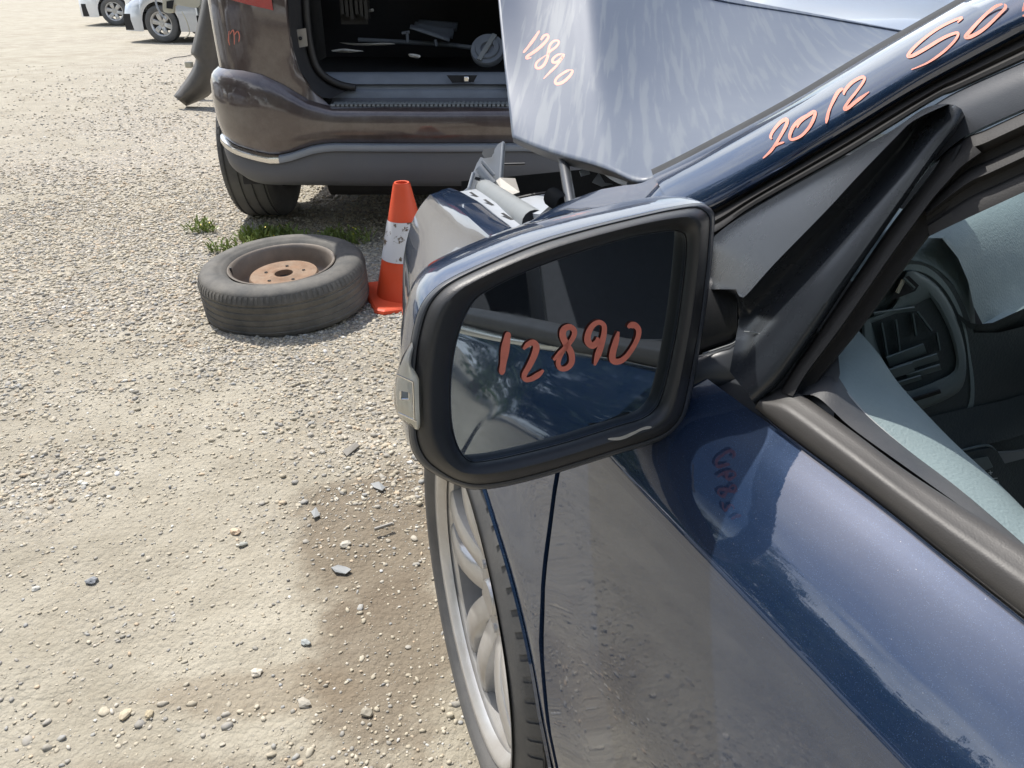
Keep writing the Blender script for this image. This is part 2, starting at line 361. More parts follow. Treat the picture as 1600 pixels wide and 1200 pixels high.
# damp stains beside the front wheel
def stain(src, cx, cy, rx, ry, amt, colr, soft=.35):
    mpn = N(n, 'ShaderNodeMapping'); mpn.inputs['Location'].default_value = (-cx / rx, -cy / ry, 0); mpn.inputs['Scale'].default_value = (1 / rx, 1 / ry, 0)
    n.links.new(O, mpn.inputs[0]); L = N(n, 'ShaderNodeVectorMath', operation='LENGTH'); n.links.new(mpn.outputs[0], L.inputs[0])
    a = N(n, 'ShaderNodeMath', operation='MULTIPLY_ADD'); n.links.new(noise(n, 5, 6, .65), a.inputs[0]); a.inputs[1].default_value = 1.6; n.links.new(L.outputs['Value'], a.inputs[2])
    f = ramp(n, a.outputs[0], 1.5 , 1.5 + soft, (1, 1, 1), (0, 0, 0)); 
    s = N(n, 'ShaderNodeMapRange'); n.links.new(a.outputs[0], s.inputs[0]); s.inputs['From Min'].default_value = 1.45; s.inputs['From Max'].default_value = 1.45 + soft; s.inputs['To Min'].default_value = amt; s.inputs['To Max'].default_value = 0
    return _mixdust(n, s.outputs[0], src, colr)
col = stain(col, -.33, 1.50, .23, .38, .75, (.17, .135, .095)); col = stain(col, -.24, 1.12, .18, .26, .75, (.18, .145, .105)); col = stain(col, -.50, 1.02, .26, .07, .45, (.20, .155, .105)); col = stain(col, -.45, .8, .5, .1, .45, (.20, .165, .12))
n.links.new(col, p.inputs['Base Color']); p.inputs['Roughness'].default_value = .9; p.inputs['Specular IOR Level'].default_value = .25
hs = N(n, 'ShaderNodeMath', operation='MULTIPLY_ADD'); n.links.new(v1.outputs['Distance'], hs.inputs[0]); hs.inputs[1].default_value = -1.1; n.links.new(fine, hs.inputs[2])
hs2 = N(n, 'ShaderNodeMath', operation='MULTIPLY_ADD'); n.links.new(v2.outputs['Distance'], hs2.inputs[0]); hs2.inputs[1].default_value = -.45; n.links.new(hs.outputs[0], hs2.inputs[2])
hs3 = N(n, 'ShaderNodeMath', operation='MULTIPLY_ADD'); n.links.new(noise(n, 240, 6, .7), hs3.inputs[0]); hs3.inputs[1].default_value = .5; n.links.new(hs2.outputs[0], hs3.inputs[2])
bump(n, p, hs3.outputs[0], .7, .0055)
me.materials.append(m)

# loose stones as real geometry: mass of gravel, nobody could count it
phi = (1 + sqrt(5)) / 2
ico = np.array([(-1, phi, 0), (1, phi, 0), (-1, -phi, 0), (1, -phi, 0), (0, -1, phi), (0, 1, phi), (0, -1, -phi), (0, 1, -phi), (phi, 0, -1), (phi, 0, 1), (-phi, 0, -1), (-phi, 0, 1)]) / sqrt(1 + phi * phi)
icf = np.array([(0, 11, 5), (0, 5, 1), (0, 1, 7), (0, 7, 10), (0, 10, 11), (1, 5, 9), (5, 11, 4), (11, 10, 2), (10, 7, 6), (7, 1, 8), (3, 9, 4), (3, 4, 2), (3, 2, 6), (3, 6, 8), (3, 8, 9), (4, 9, 5), (2, 4, 11), (6, 2, 10), (8, 6, 7), (9, 8, 1)])
def subdiv(v, f):
    v = list(map(tuple, v)); c = {}; nf = []
    def mid(a, b):
        k = (min(a, b), max(a, b))
        if k not in c:
            q_ = np.array(v[a]) + np.array(v[b]); q_ /= np.linalg.norm(q_); v.append(tuple(q_)); c[k] = len(v) - 1
        return c[k]
    for a, b, d in f:
        x, y, z = mid(a, b), mid(b, d), mid(d, a); nf += [(a, x, z), (x, b, y), (z, y, d), (x, y, z)]
    return np.array(v), np.array(nf)
ic2, if2 = subdiv(ico, icf)
stones_m, sn, sp = newmat('stone_colours')
a_ = N(sn, 'ShaderNodeAttribute'); a_.attribute_name = 'stone_colour'
n = sn; mv = _mixdust(sn, ramp(sn, noise(sn, 160, 4, .6), .3, .8), a_.outputs['Color'], (.36, .33, .26)); 
kx = mv.node; sn.links.new(mv, sp.inputs['Base Color']); sp.inputs['Roughness'].default_value = .85

def make_stones(name, X, Y, S, base, bf, jit, label, cat):
    k = len(X); V = np.repeat(base[None], k, 0) * (1 + jit * (rng.random((k, len(base), 1)) - .5))
    A = rng.random(k) * 2 * pi; sc = np.stack([S * (.8 + .7 * rng.random(k)), S * (.65 + .5 * rng.random(k)), S * (.35 + .4 * rng.random(k))], 1)
    V = V * sc[:, None]
    T = (rng.random(k) - .5) * .8; cz, sz = np.cos(T)[:, None], np.sin(T)[:, None]
    V = np.stack([V[..., 0] * cz - V[..., 2] * sz, V[..., 1], V[..., 0] * sz + V[..., 2] * cz], -1)
    cz, sz = np.cos(A)[:, None], np.sin(A)[:, None]
    V = np.stack([V[..., 0] * cz - V[..., 1] * sz, V[..., 0] * sz + V[..., 1] * cz, V[..., 2]], -1)
    V += np.stack([X, Y, ground_h(X, Y) + sc[:, 2] * .25], 1)[:, None]
    nv = len(base); F = (bf[None] + (np.arange(k) * nv)[:, None, None]).reshape(-1, 3)
    me = bpy.data.meshes.new(name); me.vertices.add(k * nv); me.vertices.foreach_set('co', V.ravel())
    me.loops.add(F.size); me.loops.foreach_set('vertex_index', F.ravel()); me.polygons.add(len(F))
    me.polygons.foreach_set('loop_start', np.arange(len(F)) * 3); me.polygons.foreach_set('loop_total', np.full(len(F), 3))
    me.update(calc_edges=True)
    pal = np.array([(.44, .385, .29), (.33, .31, .28), (.48, .43, .34), (.24, .235, .23), (.58, .54, .47), (.50, .38, .26), (.29, .30, .31), (.66, .64, .59), (.42, .38, .32)])
    pr = np.array([.26, .15, .16, .1, .07, .07, .06, .03, .10]); ci = rng.choice(len(pal), k, p=pr)
    col = np.clip(pal[ci] * (.95 + .38 * rng.random((k, 1))), 0, .75); col = np.c_[col, np.ones(k)]
    at = me.attributes.new('stone_colour', 'FLOAT_COLOR', 'POINT'); at.data.foreach_set('color', np.repeat(col, nv, 0).ravel())
    me.materials.append(stones_m)
    o = bpy.data.objects.new(name, me); C.objects.link(o); tag(o, label, cat, kind='stuff'); return o
def inview(x, y, mrg=.35):
    return (np.abs(x) < y * .78 + mrg) & (x < .55 + .2 * y)
def scatter(nn, x0, x1, y0, y1, dens):
    x = x0 + (x1 - x0) * rng.random(nn); y = y0 + (y1 - y0) * rng.random(nn)
    keep = inview(x, y) & (rng.random(nn) < dens(x, y)); return x[keep], y[keep]
x, y = scatter(98000, -3.6, .6, 1.6, 5.6, lambda x, y: np.clip(gravel_mask(x, y) * 1.5, .03, 1) * np.clip((5.6 - y) * .7, 0, 1))
x2, y2 = scatter(48000, -8.5, 1.5, 4.0, 12.5, lambda x, y: np.clip(gravel_mask(x, y), .05, 1) * np.clip((y - 4.0) * .6, 0, 1) * np.clip((13 - y) / 6, 0, 1))
x = np.r_[x, x2]; y = np.r_[y, y2]
make_stones('gravel', x, y, (.0034 + .0072 * rng.random(len(x)) ** 2.4) * np.clip(.75 + y * .085, 1, 1.8), ico, icf, .5, 'loose pale gravel spread thickly over the yard', 'gravel')
x, y = scatter(80000, -1.9, .5, .25, 2.6, lambda x, y: .25 + 1.2 * gravel_mask(x, y))
xr, yr = -.95 + 1.3 * rng.random(9000), -.7 + 1.7 * rng.random(9000); kp = ~inview(xr, yr) | (xr > -.3); x = np.r_[x, xr[kp]]; y = np.r_[y, yr[kp]]
make_stones('grit', x, y, .0013 + .0042 * rng.random(len(x)) ** 2.8, ico, icf, .5, 'fine grit lying on the packed dirt in the foreground', 'grit')
x, y = scatter(3400, -2.4, .5, .3, 3.4, lambda x, y: .14 + gravel_mask(x, y) * .9)
xr, yr = -.9 + 1.2 * rng.random(900), -.6 + 1.6 * rng.random(900); x = np.r_[x, xr]; y = np.r_[y, yr]
make_stones('pebbles', x, y, .0035 + .006 * rng.random(len(x)) ** 3, ic2, if2, .42, 'larger scattered pebbles half set in the dirt', 'pebbles')
# a few single stones and bits of debris one can point at
def single_stone(px, py, w, colr, label):
    c = onZ(px, py, 0.0); c[2] = float(ground_h(c[0], c[1]))
    d = np.linalg.norm(c - CAMP); s = w / FPX * d / 2
    v = ic2 * (1 + .5 * (rng.random((len(ic2), 1)) - .5)) * np.array([s, s * .75, s * .5]); a = rng.random() * pi
    v = np.stack([v[:, 0] * cos(a) - v[:, 1] * sin(a), v[:, 0] * sin(a) + v[:, 1] * cos(a), v[:, 2]], 1) + c + np.array([0, 0, s * .35])
    o = mesh('stone', v, [tuple(f) for f in if2], pbr('stone_' + str(px), colr, .85, var=.25, vscale=120), None, False)
    tag(o, label, 'stone', 'single stones in the dirt')
for a in [(367, 828, 16, (.62, .47, .33), 'peach coloured stone, largest near the middle of the dirt patch'),
          (379, 846, 13, (.34, .34, .30), 'grey green stone just below the peach coloured stone'),
          (540, 849, 17, (.50, .47, .40), 'pale flat stone above the grey plastic shard'),
          (193, 1110, 18, (.50, .43, .31), 'buff stone left of the tan pair near the lower left'),
          (232, 1113, 14, (.44, .37, .25), 'yellowish stone beside a buff stone, lower left dirt'),
          (401, 1050, 17, (.58, .53, .44), 'pale rounded stone alone below the dirt patch centre'),
          (573, 1119, 19, (.33, .30, .24), 'brown grey stone at the edge of the damp stain'),
          (142, 906, 16, (.24, .25, .26), 'dark grey stone in the dirt at the left'),
          (55, 917, 11, (.58, .56, .50), 'small bright white stone at the left edge'),
          (476, 1100, 20, (.40, .37, .31), 'grey stone in the cluster near the bottom centre'),
          (478, 1004, 15, (.36, .38, .37), 'small blue grey stone above the bottom cluster')]:
    single_stone(*a)
def shard(pts, label, matn, name='plastic_shard', cat='debris', th=.003):
    P = [onZ(px, py, 0) for px, py in pts]; cz = max(float(ground_h(p_[0], p_[1])) for p_ in P) + .004
    o = mesh(name, [(p_[0], p_[1], cz + .002 * (i % 2)) for i, p_ in enumerate(P)], [tuple(range(len(P)))[::-1]], matn, None, False)
    solid(o, th, 0); tag(o, label, cat)
shardm = pbr('grey_shard', (.22, .235, .24), .5, dust=.3); shardd = pbr('dark_shard', (.16, .15, .13), .6, dust=.4)
shard([(517, 886), (528, 883), (541, 885), (549, 890), (540, 896), (524, 894)], 'pale grey plastic shard lying on the dirt', shardm)
shard([(535, 705), (556, 692), (562, 696), (542, 714)], 'dark strip of broken plastic below the tyre gravel', shardd)
shard([(486, 800), (494, 793), (500, 805), (491, 810)], 'small flat grey flake of plastic left of the short bolt', shardm)
shard([(579, 754), (592, 752), (602, 760), (597, 766), (584, 760)], 'blue grey flake near the mirror corner', shardm)
a, b = onZ(585, 827, .012), onZ(613, 818, .012)
tag(MB().tube([a, b], .0045, 8).build('bolt', M['steel']), 'short grey bolt lying on the damp stain', 'bolt')

# ------------------------------------------------------------------ wheel helper (axis ax points outwards)
def add_wheel(parent, c, ax, R, W, rr, mt, spokes=5, rimmat=None, rimname='rim', deep=.5, fine=True):
    c = Vector(c); ax = Vector(ax).normalized(); rimmat = rimmat or M['alloy']
    h = W / 2; sh = R - rr
    prof = [(rr - .012, -h * .75), (rr + .008, -h * .92), (rr + sh * .45, -h * 1.02), (R - .035, -h * .97), (R - .012, -h * .86), (R - .002, -h * .7)]
    g = [-.52, -.17, .17, .52]
    for q_ in g: prof += [(R, (q_ - .045) * h * 1.3), (R - .007, (q_ - .035) * h * 1.3), (R - .007, (q_ + .035) * h * 1.3), (R, (q_ + .045) * h * 1.3)]
    prof += [(R - .002, h * .7), (R - .012, h * .86), (R - .035, h * .97), (R - .05, h * .995), (R - .052, h * .99), (rr + sh * .45, h * 1.02), (rr + sh * .3, h * 1.0), (rr + .012, h * .93), (rr + .004, h * .84), (rr - .012, h * .75)]
    t = MB().lathe(prof, c, ax, 72)
    if fine:                                        # shoulder blocks
        for k in range(72):
            for sgn in (1, -1):
                a0 = 2 * pi * (k + .12) / 72; a1 = 2 * pi * (k + .80) / 72
                a = Vector((0, 0, 1)); x = (a - ax * a.dot(ax)).normalized(); y = ax.cross(x); P = []
                for r_, hh in ((R - .003, h * .74), (R - .011, h * .865), (R - .017, h * .905)):
                    for aa in (a0, a1): P.append(c + ax * (hh + .0006) * sgn + (x * cos(aa) + y * sin(aa)) * (r_ + .0006))
                t.add(P, [(0, 1, 3, 2), (2, 3, 5, 4)])
    w = bpy.data.objects.new('wheel', None); C.objects.link(w); w.parent = parent; w.empty_display_size = .1
    t.build('tyre', mt, w)
    r = MB().lathe([(rr - .018, -h * .8), (rr - .02, h * .3), (rr - .022, h * .62), (rr - .006, h * .74), (rr + .006, h * .80), (rr + .009, h * .86), (rr + .004, h * .89), (rr - .006, h * .86), (rr - .014, h * .72)], c, ax, 72)
    a = Vector((0, 0, 1)); x = (a - ax * a.dot(ax)).normalized(); y = ax.cross(x)
    def P(rad, ang, d): return c + ax * d + (x * cos(ang) + y * sin(ang)) * rad
    hub = h * .55
    r.lathe([(.001, hub + .004), (.026, hub + .004), (.029, hub), (.030, hub - .006), (.06, hub - .004), (.075, hub - .012), (.08, hub - .05)], c, ax, 40)
    for k in range(spokes):
        a0 = 2 * pi * (k + .25) / spokes
        for sd in (-1, 1):
            rows = []
            for s in np.linspace(0, 1, 9):
                rad = .055 + (rr - .075) * s; mid = a0 + sd * (.30 - .12 * s) * (1 if spokes <= 5 else .6); wd = .020 + .004 * s
                top = hub - .006 + .018 * s + .012 * sin(pi * s)
                rows.append([P(rad, mid - (wd + .006) / rad, top - .035), P(rad, mid - wd / rad, top - .004), P(rad, mid - wd * .7 / rad, top), P(rad, mid + wd * .7 / rad, top), P(rad, mid + wd / rad, top - .004), P(rad, mid + (wd + .006) / rad, top - .035)])
            r.grid([[tuple(q_) for q_ in rw] for rw in rows])
        # bolt pockets
        b = P(.052, a0 + pi / spokes, 0); r.lathe([(.001, hub - .001), (.007, hub), (.0075, hub - .008)], b, ax, 8)
    r.build(rimname, rimmat, w)
    MB().lathe([(.001, -h * .1), (rr * .62, -h * .1), (rr * .62, -h * .25)], c, ax, 32).build('brake_disc', M['steel'], w)
    return w

# ------------------------------------------------------------------ generic cars that stand further off
def simple_car(name, loc, rotz, mat, label, cat, L=4.6, W=1.8, hb=.95, hr=1.45, group=None, suv=False, tail=M['red'], wheels=True, glass=M['carglass']):
    e = empty(name, loc, label, cat, group, rotz)      # local: x forward, centred
    mw = Matrix.Translation(e.location) @ e.rotation_euler.to_matrix().to_4x4()
    T = lambda p_: tuple(mw @ Vector(p_))
    wr = .33; wx = (L * .31, -L * .29); zb = .2
    def hprof(x):                                    # shoulder height along the car
        s = (x + L / 2) / L
        return np.interp(s, [0, .04, .15, .3, .62, .72, .9, .97, 1], [.62, .82, hb, hb + .02, hb, hb - .04, hb - .17, hb - .28, .50])
    def wprof(x):
        s = (x + L / 2) / L
        return W / 2 * np.interp(s, [0, .03, .1, .3, .8, .93, .98, 1], [.72, .86, .96, 1, 1, .93, .82, .70])
    def low(x):
        z = zb
        for w_ in wx:
            d = abs(x - w_); R_ = wr + .055
            if d < R_: z = max(z, .33 + sqrt(R_ * R_ - d * d))
        return z
    xs_ = sorted(set(list(np.linspace(-L / 2, L / 2, 40)) + [w_ + (wr + .055) * cos(a) for w_ in wx for a in np.linspace(0, pi, 17)] + [w_ + s * (wr + .057) for w_ in wx for s in (1, -1)]))
    body = MB(); rows = []
    for x_ in xs_:
        w_, h_, lo = wprof(x_), hprof(x_), low(x_)
        side = [(w_ * .985, lo), (w_, max(lo + .01, lo * .6 + h_ * .4)), (w_ * .99, lo * .25 + h_ * .75), (w_ * .94, h_ - .03), (w_ * .90, h_), (w_ * .5, h_ + .04), (0, h_ + .05)]
        rows.append([T((x_, -a, b)) for a, b in side] + [T((x_, a, b)) for a, b in side[::-1][1:]])
    body.grid(rows)
    for rw, fl in ((rows[0], 1), (rows[-1], 0)): body.poly(rw)
    b_ = body.build('body', mat, e)
    # inner floor so that one cannot look through
    MB().box(-L / 2 + .1, L / 2 - .1, -W / 2 + .1, W / 2 - .1, .22, .5, lambda x, y, z: T((x, y, z))).build('underbody', M['under'], e, False)
    xa, xb, xc, xd = (-L * .46, -L * .42, L * .06, L * .24) if suv else (-L * .40, -L * .20, L * .05, L * .23)
    def ghouse(z, ex):
        t = (z - hb) / (hr - hb); return xa + (xb - xa) * t - ex, xd + (xc - xd) * t + ex, W / 2 * (.90 - .16 * t) + ex
    rws = []
    for z in (hb - .02, hb + .2, hr - .06):
        x0, x1, w_ = ghouse(z, 0); rws.append([T(q_) for q_ in ((x0, -w_, z), (x0 + .1, -w_, z), (x1 - .1, -w_, z), (x1, -w_ * .9, z), (x1 + .06, 0, z), (x1, w_ * .9, z), (x1 - .1, w_, z), (x0 + .1, w_, z), (x0, w_, z), (x0 - .05, 0, z))])
    MB().grid(rws, True).build('window_glass', glass, e)
    x0, x1, w_ = ghouse(hr - .06, .012)
    rf = []
    for zz, k in ((hr - .075, 1), (hr - .02, .98), (hr, .85), (hr + .015, .4)): rf.append([T(((x0 + x1) / 2 + (sx * (x1 - x0) / 2) * k, sy * w_ * k, zz)) for sx, sy in ((-1, -1), (-.5, -1.02), (.5, -1.02), (1, -.95), (1.04, 0), (1, .95), (.5, 1.02), (-.5, 1.02), (-1, 1), (-1.03, 0))])
    mb = MB().grid(rf, True); mb.poly(rf[-1]); mb.build('roof', mat, e)
    for sy in (-1, 1):
        for t0, t1 in ((xa, xb), (xd, xc), (-L * .08, -L * .08)):
            P0 = (t0, sy * (W / 2 * .905), hb - .02); P1 = (t1, sy * (W / 2 * .75), hr - .06)
            MB().tube([T(P0), T(P1)], .03, 6).build('pillar', mat, e)
        for xx, nm, mt_, ww in ((L / 2 - .06, 'headlamp', M['lens'], .36), (-L / 2 + .05, 'tail_lamp', tail, .30)):
            sgn = 1 if xx > 0 else -1; zc = .66 if xx > 0 else .78
            P = [[T((xx - sgn * (.02 + .20 * s ** 2) + sgn * .03, sy * (W * .30 + ww * .5 * s), zc + dz * (1 + .2 * s))) for s in np.linspace(0, 1, 6)] for dz in (-.07, 0, .07)]
            MB().grid(P).build(nm, M['reflector'] if mt_ is M['lens'] else mt_, e)
    if wheels:
        for w_ in wx:
            for sy in (-1, 1):
                cc = T((w_, sy * (W / 2 - .12), .33)); ax = (mw.to_3x3() @ Vector((0, sy, 0)))
                add_wheel(e, cc, ax, .325, .2, .21, M['tyre'], 6, fine=False)
    return e, T

# ------------------------------------------------------------------ brown SUV seen from behind
suv = empty('suv', (-.5, 3.6, 0), 'brown SUV seen from behind with its tailgate missing and cargo bay open', 'SUV')
XC, HW, RC = -.37, 1.03, .34
def suv_path(n_side=14, n_arc=12, n_rear=26):         # plan outline: list of (x, y, nx, ny) from left front round the back to right front
    P = []
    for y in np.linspace(8.1, 3.6 + RC, n_side, endpoint=False): P.append((XC - HW, y, -1, 0))
    for a in np.linspace(0, pi / 2, n_arc, endpoint=False): P.append((XC - HW + RC - RC * cos(a), 3.6 + RC - RC * sin(a), -cos(a), -sin(a)))
    for x in np.linspace(XC - HW + RC, XC + HW - RC, n_rear, endpoint=False): P.append((x, 3.6 - .03 * (1 - ((x - XC) / (HW - RC)) ** 2), 0, -1))
    for a in np.linspace(pi / 2, 0, n_arc, endpoint=False): P.append((XC + HW - RC + RC * cos(a), 3.6 + RC - RC * sin(a), cos(a), -sin(a)))
    for y in np.linspace(3.6 + RC, 8.1, n_side): P.append((XC + HW, y, 1, 0))
    return P
def edge_d(x): return min(abs(x - (XC - HW)), abs(x - (XC + HW)))     # distance in from the body side
def z_low(x, y):
    z = .315 + .05 * max(0, (y - 3.72)) / .3
    d = abs(y - 4.36)
    if d < .47: z = max(z, .36 + sqrt(.47 ** 2 - d * d))
    elif y < 4.05: z = .315 + .16 * max(0, min(1, (y - 3.62) / .35)) ** 1.3
    return z
def z_trim(x, y):
    e_ = edge_d(x)
    return float(np.interp(e_, [0, .12, .30, .36, .44, .52, .6, 2], [.50, .475, .447, .45, .475, .500, .507, .507])) if y < 4.1 else .50 + .25 * min(1, (y - 4.1))
def z_ledge(x, y):
    e_ = edge_d(x); return float(np.interp(e_, [0, .2, .3, .40, .50, .6, 2], [.80, .80, .785, .745, .69, .665, .66]))
prof_low = [(0, -.07), (.06, -.03), (.25, .0), (.6, .006), (.9, .0), (1, -.006)]
path = suv_path()
def sweep(zfun, offs, name, mat, sub=None, **kw):
    rows = [[(x + nx * o, y + ny * o, zfun(x, y, s)) for (x, y, nx, ny) in (sub or path)] for s, o in offs]
    return MB().grid(rows).build(name, mat, suv, **kw)
rear = [q_ for q_ in path if q_[1] < 4.08]
sweep(lambda x, y, s: z_low(x, y) + (z_trim(x, y) - .012 - z_low(x, y)) * s, prof_low, 'lower_valance', M['valance'], rear)
trimpath = [q_ for q_ in path if q_[1] < 4.08]
for nm, mt_, pp in (('bumper_trim', M['trimgrey'], [q_ for q_ in trimpath if q_[0] > XC - HW + .32]), ('chrome_insert', M['chrome'], [q_ for q_ in trimpath if q_[0] <= XC - HW + .37])):
    rows = [[(x + nx * o, y + ny * o, z_trim(x, y) + dz) for (x, y, nx, ny) in pp] for dz, o in ((-.022, -.01), (-.018, .012), (-.006, .018), (.01, .014), (.016, -.004))]
    MB().grid(rows).build(nm, mt_, suv)
sweep(lambda x, y, s: z_trim(x, y) + .014 + (z_ledge(x, y) - z_trim(x, y) - .014) * s, [(0, -.012), (.05, .004), (.3, .016), (.6, .020), (.85, .016), (.95, .006), (1, -.006), (1.06, -.03)], 'rear_bumper', M['brown'], rear)
sweep(lambda x, y, s: z_low(x, y) + (.78 - z_low(x, y)) * s, [(0, -.02), (.05, -.004), (.5, .004), (1.0, -.004)], 'body_side', M['brown'], [q_ for q_ in path if q_[1] > 4.05 and q_[0] < XC])
sweep(lambda x, y, s: z_low(x, y) + (.78 - z_low(x, y)) * s, [(0, -.02), (.05, -.004), (.5, .004), (1.0, -.004)], 'body_side', M['brown'], [q_ for q_ in path if q_[1] > 4.05 and q_[0] > XC])
# opening outline on the rear plane, in pixels of the photograph turned into x, z on Y = 3.66 / 3.76
outer = [onY(px, py, 3.63) for px, py in ((447, -120), (448, -40), (450, 0), (453, 50), (459, 85), (469, 115), (484, 137), (500, 150), (516, 154))]
inner = [onY(px, py, 3.76) for px, py in ((476, -120), (477, -40), (478, 0), (482, 50), (489, 88), (499, 110), (515, 124), (535, 133), (556, 137))]
def jx(z): return float(np.interp(z, [q_[2] for q_ in outer][::-1], [q_[0] for q_ in outer][::-1]))
for sgn in (-1, 1):
    rows = []
    for s in np.linspace(0, 1, 14):
        row = []
        half = [q_ for q_ in path if (q_[0] < XC)]
        pts = []
        for (x, y, nx, ny) in half:
            zl = z_ledge(x, y) if y < 4.05 else .78
            z = zl + (1.62 - zl) * s
            xl = jx(z)
            if x > xl: x = xl; y = 3.605; nx, ny = 0, -1
            o = -.034 + .02 * s * (1 - s) - .10 * max(0, s - .35) ** 1.3
            X_ = x + nx * o; row.append((X_ if sgn < 0 else 2 * XC - X_, y + ny * o, z))
        rows.append(row)
    MB().grid(rows).build('rear_quarter', M['brown'], suv)
    fx = lambda x: x if sgn < 0 else 2 * XC - x
    o2 = catmull(outer, 4); i2 = catmull(inner, 4)
    rows = []
    for s, dy in ((0, 0), (.25, .035), (.5, .05), (.75, .06), (1, .0)):
        rows.append([(fx(a[0] + (b[0] - a[0]) * s), a[1] + (b[1] - a[1]) * s + dy, a[2] + (b[2] - a[2]) * s) for a, b in zip(o2, i2)])
    MB().grid(rows).build('door_jamb', M['under'], suv)
    MB().tube([(fx(b[0]), b[1] - .005, b[2]) for b in i2], .016, 8).build('weather_seal', M['rubber'], suv)
rp_ = [onY(px, py, 3.70) for px, py in ((459, 47), (478, 44), (481, 72), (466, 75))]
MB().poly(rp_).build('latch_plate', M['steel'], suv, False)
MB().lathe([(.001, 0), (.008, 0), (.008, -.004)], onY(469, 60, 3.692), (0, -1, 0), 10).build('bolt_hole', M['dark'], suv)
# roof, front wall, floor, inner walls: closes the dark cargo bay
MB().box(XC - .86, XC + .86, 3.66, 8.0, 1.62, 1.71).build('roof', M['brown'], suv, False)
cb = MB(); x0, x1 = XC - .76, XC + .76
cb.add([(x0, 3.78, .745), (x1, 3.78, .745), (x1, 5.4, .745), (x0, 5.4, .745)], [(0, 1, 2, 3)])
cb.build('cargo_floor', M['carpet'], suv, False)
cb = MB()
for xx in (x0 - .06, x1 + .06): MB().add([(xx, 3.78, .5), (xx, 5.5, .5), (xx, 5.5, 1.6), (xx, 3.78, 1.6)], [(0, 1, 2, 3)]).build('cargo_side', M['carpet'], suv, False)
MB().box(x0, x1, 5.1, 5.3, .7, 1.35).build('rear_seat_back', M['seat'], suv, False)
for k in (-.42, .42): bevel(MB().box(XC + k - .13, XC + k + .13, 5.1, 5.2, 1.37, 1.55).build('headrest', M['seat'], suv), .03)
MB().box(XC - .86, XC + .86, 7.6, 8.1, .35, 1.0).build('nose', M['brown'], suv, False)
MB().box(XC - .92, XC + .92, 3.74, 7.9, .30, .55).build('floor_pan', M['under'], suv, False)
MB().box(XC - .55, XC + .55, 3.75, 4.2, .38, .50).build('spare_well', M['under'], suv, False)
MB().tube([(XC - .55, 3.98, .31), (XC + .55, 3.98, .31)], .12, 14).build('silencer', M['under'], suv)
MB().tube([(XC - .9, 4.32, .36), (XC + .9, 4.32, .36)], .05, 10).build('rear_axle', M['under'], suv)
# step pad on the bumper with its tread blocks, sill with latch
xA = onY(505, 150, 3.62)[0]; xB = 2 * XC - xA
pad = MB().grid([[(x, 3.575, .655), (x, 3.60, .672), (x, 3.72, .678), (x, 3.765, .69)] for x in np.linspace(xA + .01, xB, 20)])
pad.build('bumper_step_pad', M['valance'], suv)
tb = MB()
for i in range(44):
    for j in range(3):
        x = xA + .03 + i * (xB - xA - .06) / 44; y = 3.612 + j * .036
        tb.box(x + .006 * (j % 2), x + .026, y, y + .024, .674, .682)
tb.build('pad_tread', M['tubegrey'], suv, False)
sp_ = [(3.765, .69), (3.77, .712), (3.775, .720), (3.79, .724), (3.80, .745), (3.83, .782), (3.85, .790), (3.89, .788), (3.92, .752)]
xs2 = np.linspace(XC - .70, XC + .70, 30)
MB().grid([[(x, y, z) for y, z in sp_] for x in xs2]).build('cargo_sill', M['cargo'], suv)
la = [onY(px, py, 3.795) + np.array([0, -.012, 0]) for px, py in ((698, 117), (746, 117), (740, 128), (707, 129))]
MB().poly(la).build('latch_recess', M['dark'], suv, False)
bevel(MB().box(*(lambda c_: (c_[0] - .012, c_[0] + .012, c_[1] - .02, c_[1], c_[2] - .012, c_[2] + .012))(onY(729, 123, 3.785))).build('striker', M['chrome'], suv), .004)
# tail lamp
rows = []
for z, o in ((1.04, .0), (1.06, .018), (1.12, .026), (1.25, .02), (1.36, 0)):
    row = []
    for (x, y, nx, ny) in [q_ for q_ in catmull([np.array(q_) for q_ in path if XC - HW + .13 < q_[0] < XC - HW + .43], 3)]:
        zz = z + .20 * max(0, .40 - edge_d(x)) if z < 1.2 else z
        row.append((x + nx * (o - .045), y + ny * (o - .045), zz))
    rows.append(row)
MB().grid(rows).build('tail_lamp', M['red'], suv)
for X0, ax in ((XC - HW + .045, (-1, 0, 0)), (XC + HW - .045, (1, 0, 0))):
    add_wheel(suv, (X0, 4.32, .365), ax, .365, .265, .22, M['tyre'])
    add_wheel(suv, (X0, 7.2, .365), ax, .365, .255, .22, M['tyre'], fine=False)
# red handwriting on the quarter
def ribbon(name, strokes, width, fn, mat, parent, th=.0006, label=None, n=7):
    mb = MB()
    for st in strokes:
        w = width
        if isinstance(st[0], (int, float)): w, st = st[0], st[1:]
        P = catmull([np.array(q_, float) for q_ in st], n); k = len(P)
        T_ = np.gradient(P, axis=0); T_ /= np.linalg.norm(T_, axis=1)[:, None] + 1e-9
        Nn = np.stack([-T_[:, 1], T_[:, 0]], 1)
        s = np.linspace(0, 1, k); ww = w * np.clip(np.minimum(s * 7 + .45, (1 - s) * 6 + .3), 0, 1) * (1 + .16 * np.sin(s * 9 + len(st)))
        L_ = P + Nn * ww[:, None] / 2; R_ = P - Nn * ww[:, None] / 2
        mb.grid([[fn(*l, th * .5), fn(*c_, th * .5), fn(*r_, th * .5)] for l, c_, r_ in zip(L_, P, R_)])
    return mb.build(name, mat, parent, True, label=label)
def on_suv(px, py, off):
    best = onY(px, py, 3.7)
    for Y in np.arange(3.55, 4.1, .004):
        q_ = onY(px, py, Y); d = q_[0] - (XC - HW + RC)
        ys_ = 3.6 + (RC - sqrt(max(0, RC * RC - d * d)) if d < 0 else 0)
        if Y > ys_ + .030 - off: return onY(px, py, ys_ + .030 - .006 - off)
    return best
